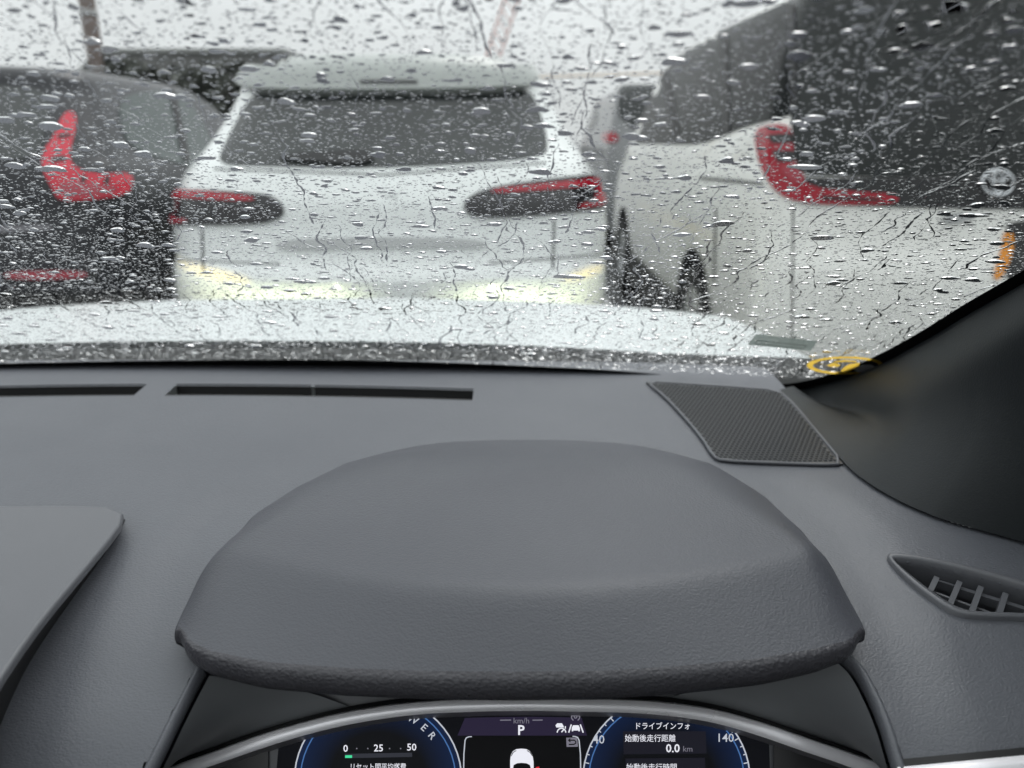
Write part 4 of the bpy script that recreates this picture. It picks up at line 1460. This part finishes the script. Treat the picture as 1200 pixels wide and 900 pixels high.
# headlamps and their dipped beams
for x in (-1.0, 0.14):
    mb = MB()
    mb.tube([(x, 2.05, .735), (x, 2.125, .735)], [.06, .075], 20)
    hl = mb.build('headlight', M['chrome'], car)
    ld = bpy.data.lights.new('headlight_beam', 'SPOT')
    ld.energy = 60
    ld.spot_size = radians(64)
    ld.spot_blend = 1.0
    ld.shadow_soft_size = 0.012
    ld.color = (0.97, 1.0, 0.84)
    ld.use_nodes = True
    nt = ld.node_tree
    em = nt.nodes['Emission']
    tc = nt.nodes.new('ShaderNodeTexCoord')
    sp_ = nt.nodes.new('ShaderNodeSeparateXYZ')
    nt.links.new(tc.outputs['Normal'], sp_.inputs[0])
    mr = nt.nodes.new('ShaderNodeValToRGB')
    e_ = mr.color_ramp.elements
    e_[0].position, e_[0].color = 0.0, (.5, .5, .4, 1)
    e_[1].position, e_[1].color = 0.506, (0, 0, 0, 1)
    k = e_.new(0.482)
    k.color = (.5, .5, .36, 1)
    k = e_.new(0.495)
    k.color = (1.5, 1.0, .04, 1)
    md = nt.nodes.new('ShaderNodeMath')
    md.operation = 'MULTIPLY_ADD'
    md.inputs[1].default_value = 0.5
    md.inputs[2].default_value = 0.5
    def mth(op, a, b):
        n_ = nt.nodes.new('ShaderNodeMath')
        n_.operation = op
        for k_, q_ in enumerate((a, b)):
            if isinstance(q_, (int, float)):
                n_.inputs[k_].default_value = q_
            else:
                nt.links.new(q_, n_.inputs[k_])
        return n_.outputs[0]
    outer = mth('MAXIMUM', mth('SUBTRACT', mth('MULTIPLY', sp_.outputs['X'], -1.0 if x < XC else 1.0), 0.05), 0.0)
    nt.links.new(mth('SUBTRACT', sp_.outputs['Y'], mth('MULTIPLY', outer, 0.16)), md.inputs[0])
    nt.links.new(md.outputs[0], mr.inputs[0])
    yl = nt.nodes.new('ShaderNodeMixRGB')
    nt.links.new(mth('MINIMUM', mth('MULTIPLY', outer, 7.0), 1.0), yl.inputs[0])
    wb = nt.nodes.new('ShaderNodeValToRGB')
    w_ = wb.color_ramp.elements
    w_[0].position, w_[0].color = 0.455, (.85, .9, .66, 1)
    w_[1].position, w_[1].color = 0.504, (0, 0, 0, 1)
    nt.links.new(md.outputs[0], wb.inputs[0])
    nt.links.new(wb.outputs[0], yl.inputs[1])
    nt.links.new(mr.outputs[0], yl.inputs[2])
    nt.links.new(yl.outputs[0], em.inputs['Color'])
    lo = link(bpy.data.objects.new('headlight_beam', ld))
    lo.location = (x, 2.14, .735)
    lo.rotation_euler = (pi / 2, 0, 0)
# cabin round the camera: roof, doors, pillars, floor, seats
mb = MB()
def roofz(x, y):
    return 1.44 - .10 * ((x - XC) / .75) ** 4 - .03 * ((y + .8) / .9) ** 2
rx_ = np.linspace(XC - .72, XC + .72, 25)
ry_ = np.linspace(-2.0, .16, 25)
def roof_sheet(name, dz, m):
    mb = MB()
    mb.grid([[Vector((x, y, roofz(x, y) + dz)) for x in rx_] for y in ry_])
    # roof opening added so that skylight reaches the instruments from behind
    mb.f = [f for f in mb.f if not (-.58 < sum(mb.v[i].x for i in f) / 4 - XC < .46 and -1.5 < sum(mb.v[i].y for i in f) / 4 < .06)]
    return mb.build(name, m, car)
roof_sheet('headliner', 0, M['liner'])
rf_ = roof_sheet('roof', .06, M['white_own'])
mb = MB()
mb.grid([[Vector((x, y, roofz(x, y) + .05)) for x in rx_[1:-1]] for y in ry_[4:]])
mb.build('added_roof_pane', M['pane'], rf_)  # pane of the added glass roof that brightens the cabin
for s in (-1, 1):
    mb = MB()
    x = XC + s * .80
    mb.box((min(x, x + s * .08), -2.2, .25), (max(x, x + s * .08), .62, .93 if s < 0 else 1.04))  # right sill raised and left sill lowered to shape the cabin light
    mb.build('door_panel', M['seat'], car, False)
    mb = MB()
    mb.tube([(XC + s * .80, -.45, .98), (XC + s * .70, -.5, 1.40)], .05, 8)
    mb.build('centre_pillar', M['pillar'], car)
    mb = MB()
    mb.tube([(XC + s * .80, -1.9, .98), (XC + s * .64, -1.75, 1.38)], .1, 8)
    mb.build('rear_pillar', M['pillar'], car)
mb = MB()
mb.add([(.47, .95, .9), (.47, -.15, .9), (.47, -.15, 1.06), (.42, .16, 1.36), (.45, .62, 1.10), (.46, .9, 1.03)], [(0, 1, 2, 3, 4, 5)])
mb.add([(.49, .95, .9), (.49, -.15, .9), (.49, -.15, 1.06), (.44, .16, 1.36), (.47, .62, 1.10), (.48, .9, 1.03)], [(5, 4, 3, 2, 1, 0)])
mb.build('mirror_shade_panel', M['pillar'], car, False, False)  # unseen mirror corner, enlarged to keep side light off the right dash
mb = MB()
mb.tube([(XC - .86, .66, 1.0), (XC - .80, .45, 1.16), (XC - .70, .14, 1.38)], .04, 8)
mb.build('front_pillar', M['pillar'], car)
mb = MB()
mb.box((XC - .82, -2.3, .22), (XC + .82, .9, .25))
mb.build('cabin_floor', M['seat'], car, False)
mb = MB()
mb.box((XC - .8, -2.3, .25), (XC + .8, -2.2, .95))
mb.build('tailgate', M['seat'], car, False)
for x in (XC - .37, 0):
    mb = MB()
    rows = []
    for (y, z, w, d) in ((-.25, .5, .24, .05), (-.62, .5, .25, .07), (-.68, .62, .24, .06), (-.78, .95, .23, .05), (-.82, 1.02, .17, .04)):
        rows.append([Vector((x + w * cos(a), y + d * sin(a), z + (.04 * sin(a) if z < .55 else 0))) for a in np.linspace(0, 2 * pi, 17)[:-1]])
    mb.grid(rows, True)
    mb.f.append(tuple(range(len(mb.v) - 16, len(mb.v))))
    mb.build('seat', M['seat'], car)

# ------------------------------------------------------------------ rain on the outside of the glass
def frame(u, v):
    n = glass_n(u, v)
    t1 = (glass(u + .001, v) - glass(u - .001, v)).normalized()
    t2 = n.cross(t1).normalized()
    if t2.z < 0:
        t2 = -t2
    return t1, t2, n
def drop_mesh(R, ax, ay, h, n_a, n_r, seed):
    """a sessile drop in its own frame: x across, y up the glass, z out; flat base, irregular outline"""
    r_ = np.random.default_rng(seed)
    ph = r_.random(4) * 2 * pi
    am = r_.random(4) * np.array([.26, .18, .11, .07])
    pts = []
    ang = [2 * pi * k / n_a for k in range(n_a)]
    rad = [1 + am[0] * sin(2 * a + ph[0]) + am[1] * sin(3 * a + ph[1]) + am[2] * sin(4 * a + ph[2]) + am[3] * sin(6 * a + ph[3]) for a in ang]
    fs = []
    rho = [1 - (1 - k / n_r) ** 1.0 for k in range(1, n_r + 1)]
    rho = [sin(pi / 2 * q) for q in rho]
    sag = 0.22
    pts.append((0, -sag * .3 * R * ay, h))
    for q in rho:
        z = h * max(0, 1 - q * q) ** 0.78
        for a, rr in zip(ang, rad):
            x = R * ax * rr * q * cos(a)
            y = R * ay * rr * q * sin(a) - sag * .3 * R * ay * (1 - q)
            pts.append((x, y, z))
    for k in range(n_a):
        fs.append((0, 1 + k, 1 + (k + 1) % n_a))
    for j in range(n_r - 1):
        o = 1 + j * n_a
        for k in range(n_a):
            fs.append((o + k, o + n_a + k, o + n_a + (k + 1) % n_a, o + (k + 1) % n_a))
    # base: its own rim so that the edge stays crisp
    b = len(pts)
    e = 1 + (n_r - 1) * n_a
    for k in range(n_a):
        pts.append(pts[e + k])
    fs.append(tuple(b + k for k in range(n_a))[::-1])
    return pts, fs
GAP = 0.0006
# where the rain can be seen (with a margin): sizes are drawn at random over the glass
def in_view(u, v, m=60):
    x, y = to_px(glass(u, v))
    return -m < x < 1200 + m and -m < y < 470
placed = {}
def free(u, v, r):
    c = 0.012
    i, j = int(math.floor(u / c)), int(math.floor(v / c))
    for a in range(i - 1, i + 2):
        for b in range(j - 1, j + 2):
            for (x, y, q) in placed.get((a, b), ()):
                if (x - u) ** 2 + (y - v) ** 2 < (0.95 * (q + r)) ** 2:
                    return False
    placed.setdefault((i, j), []).append((u, v, r))
    return True

# runnels: wavering threads of water that follow the slope of the glass
streaks, far_streaks = [], []
n_try = 0
while len(streaks) < 190 and n_try < 4000:
    n_try += 1
    u = rng.uniform(-1.08, .43)
    v = rng.uniform(.05, .84)
    L = .025 + .15 * rng.random() ** 1.4
    pts = []
    x = u
    dx = 0
    s = 0.0
    step = .0028
    w0 = rng.uniform(.0006, .0014) * (.7 + .3 * sm(v / .3)) * (1.05 - .8 * v)
    ph = rng.random() * 6
    seen = 0
    while s < L and v - s > 0.004:
        dx = dx * 0.8 + rng.normal() * .00048
        if rng.random() < .06:
            dx += rng.choice([-1, 1]) * .0015
        x += dx
        wob = 0.4 * (wob if s else .5) + .6 * rng.random()
        w = w0 * (0.16 + 2.3 * max(0, wob - .32)) * min(1, .35 + s / .02)
        pts.append((x, v - s, w))
        seen += in_view(x, v - s, 0)
        s += step
    if len(pts) > 8:
        (streaks if seen > len(pts) * .5 else far_streaks).append(pts)
        for (x, y, w) in pts:
            placed.setdefault((int(math.floor(x / .012)), int(math.floor(y / .012))), []).append((x, y, w))
def streak_mesh(pts):
    vs, fs = [], []
    nc = 6
    for i, (x, v, w) in enumerate(pts):
        t1, t2, n = frame(x, v)
        c = glass(x, v) + n * GAP
        e = 0.12 if i in (0, len(pts) - 1) else 1
        for k in range(nc + 1):
            a = pi * k / nc
            vs.append(c + t1 * w * e * cos(a) + n * w * .8 * e * sin(a) ** 1.25)
    m_ = nc + 1
    for i in range(len(pts) - 1):
        for k in range(nc):
            fs.append((i * m_ + k, i * m_ + k + 1, (i + 1) * m_ + k + 1, (i + 1) * m_ + k))
    b = len(vs)
    for i in range(len(pts)):
        vs += [vs[i * m_], vs[i * m_ + nc]]
    for i in range(len(pts) - 1):
        fs.append((b + 2 * i, b + 2 * i + 2, b + 2 * i + 3, b + 2 * i + 1))
    fs.append(tuple(range(nc + 1))[::-1])
    q = (len(pts) - 1) * m_
    fs.append(tuple(range(q, q + nc + 1)))
    return vs, fs

drops = []
def scatter(n, lo, hi, power, inside_view=True):
    got = 0
    t = 0
    while got < n and t < n * 5:
        t += 1
        u, v = rng.uniform(-1.1, .48), rng.uniform(.004, .845)
        if in_view(u, v) != inside_view:
            continue
        r = lo + (hi - lo) * rng.random() ** power
        if free(u, v, r):
            drops.append((u, v, r))
            got += 1
scatter(620, .0021, .0046, 2.2)
scatter(5200, .0009, .0021, 1.5)
scatter(58000, .0003, .0008, 1.25)
scatter(820, .0021, .0046, 2.2, False)
scatter(6200, .0009, .0021, 1.5, False)
scatter(26000, .0003, .0008, 1.1, False)
def size_px(d):
    g_ = glass(d[0], d[1])
    f = g_.y * cos(TH) - (g_.z - CZ) * sin(TH)
    x, y = to_px(g_)
    return d[2] / f if 0 <= x <= 1200 and 0 <= y <= 445 else 0
drops.sort(key=size_px, reverse=True)
bg_of = []
deps = bpy.context.evaluated_depsgraph_get()
def shape_of(i, r):
    q = np.random.default_rng(1000 + i)
    ay = .6 + .35 * q.random()
    return 1.15 + .75 * q.random() ** 1.5, ay, r * ay * (.46 + .26 * q.random())

def place(pts, u, v):
    t1, t2, n = frame(u, v)
    c = glass(u, v) + n * GAP
    return c, [t1 * p[0] + t2 * p[1] + n * p[2] for p in pts]

SEEN = {'suv.white': "white SUV", 'suv.dark': "dark SUV", 'van': "white minivan", 'bonnet': "white bonnet", 'sky': "bright sky", 'far': "background"}
def behind(u, v):
    """what a drop is seen against, for its label"""
    p = glass(u, v)
    d = (p - CAM).normalized()
    o0 = p + d * 0.03
    for _ in range(6):
        hit, loc, nrm, idx, ob, mw = S.ray_cast(deps, o0, d)
        if not hit:
            return 'the bright sky'
        r = root_of(ob)
        if r == suv:
            if 'window' in ob.name or 'spoiler' in ob.name or 'wiper' in ob.name:
                return "the white SUV's rear window"
            return "the white SUV's body"
        if r == dk:
            return 'the dark SUV'
        if r == van:
            if 'window' in ob.name or 'garnish' in ob.name or 'pillar' in ob.name:
                return "the minivan's dark windows"
            return "the minivan's white body"
        if r == car:
            if 'bonnet' in ob.name or 'wing' in ob.name or 'bumper' in ob.name:
                return 'our own white bonnet'
            if 'cowl' in ob.name or 'frit' in ob.name or 'dash' in ob.name:
                return 'the dark cowl below the glass'
            o0 = loc + d * .004
            continue
        return 'the far grey van and shed' if r.name != 'ground' else 'the wet road'
    return 'the bright sky'
bpy.context.view_layer.update()
deps = bpy.context.evaluated_depsgraph_get()

NIND = 300
def height_word(v):
    return 'high on' if v > .42 else 'halfway up' if v > .2 else 'low on'
for i, (u, v, r) in enumerate(drops[:NIND]):
    ax, ay, h = shape_of(i, r)
    pts, fs = drop_mesh(r, ax, ay, h, 20, 6, i)
    c, q = place(pts, u, v)
    me = bpy.data.meshes.new('raindrop')
    me.from_pydata([tuple(p) for p in q], [], fs)
    me.materials.append(M['water'])
    me.polygons.foreach_set('use_smooth', [True] * len(me.polygons))
    o = link(bpy.data.objects.new('raindrop', me))
    o.location = c
    b = behind(u, v)
    big = 'fat' if r > .0034 else 'large' if r > .0027 else 'middling'
    o['label'] = big + ' clear raindrop ' + height_word(v) + ' the windscreen, seen against ' + b
    o['category'] = 'raindrop'
    o['group'] = big + ' raindrops ' + height_word(v) + ' the windscreen against ' + b
vs, fs = [], []
for i, (u, v, r) in enumerate(drops[NIND:]):
    ax, ay, h = shape_of(i + NIND, r)
    na, nr = (12, 4) if r > .002 else (9, 3) if r > .001 else (7, 2) if r > .0006 else (6, 2)
    pts, f = drop_mesh(r, ax, ay, h, na, nr, i + NIND)
    c, q = place(pts, u, v)
    b = len(vs)
    vs += [c + p for p in q]
    fs += [tuple(b + k for k in t) for t in f]
for pts in far_streaks:          # runnels that stay outside the photograph
    q, f = streak_mesh(pts)
    b = len(vs)
    vs += q
    fs += [tuple(b + k for k in t) for t in f]
o = mesh_obj('rain_spray', vs, fs, M['water'])
o['kind'] = 'stuff'
o['label'] = 'fine spray of small raindrops over the outside of the windscreen'
o['category'] = 'rain'
for pts in streaks:
    q, f = streak_mesh(pts)
    mid = pts[len(pts) // 2]
    c = glass(mid[0], mid[1])
    o = mesh_obj('water_runnel', q, f, M['water'], None, True, c)
    b = behind(mid[0], mid[1])
    o['label'] = ('long' if len(pts) > 40 else 'short') + ' wavering runnel of rainwater ' + height_word(mid[1]) + ' the windscreen, crossing ' + b
    o['category'] = 'water streak'
    o['group'] = ('long' if len(pts) > 40 else 'short') + ' runnels ' + height_word(mid[1]) + ' the windscreen crossing ' + b
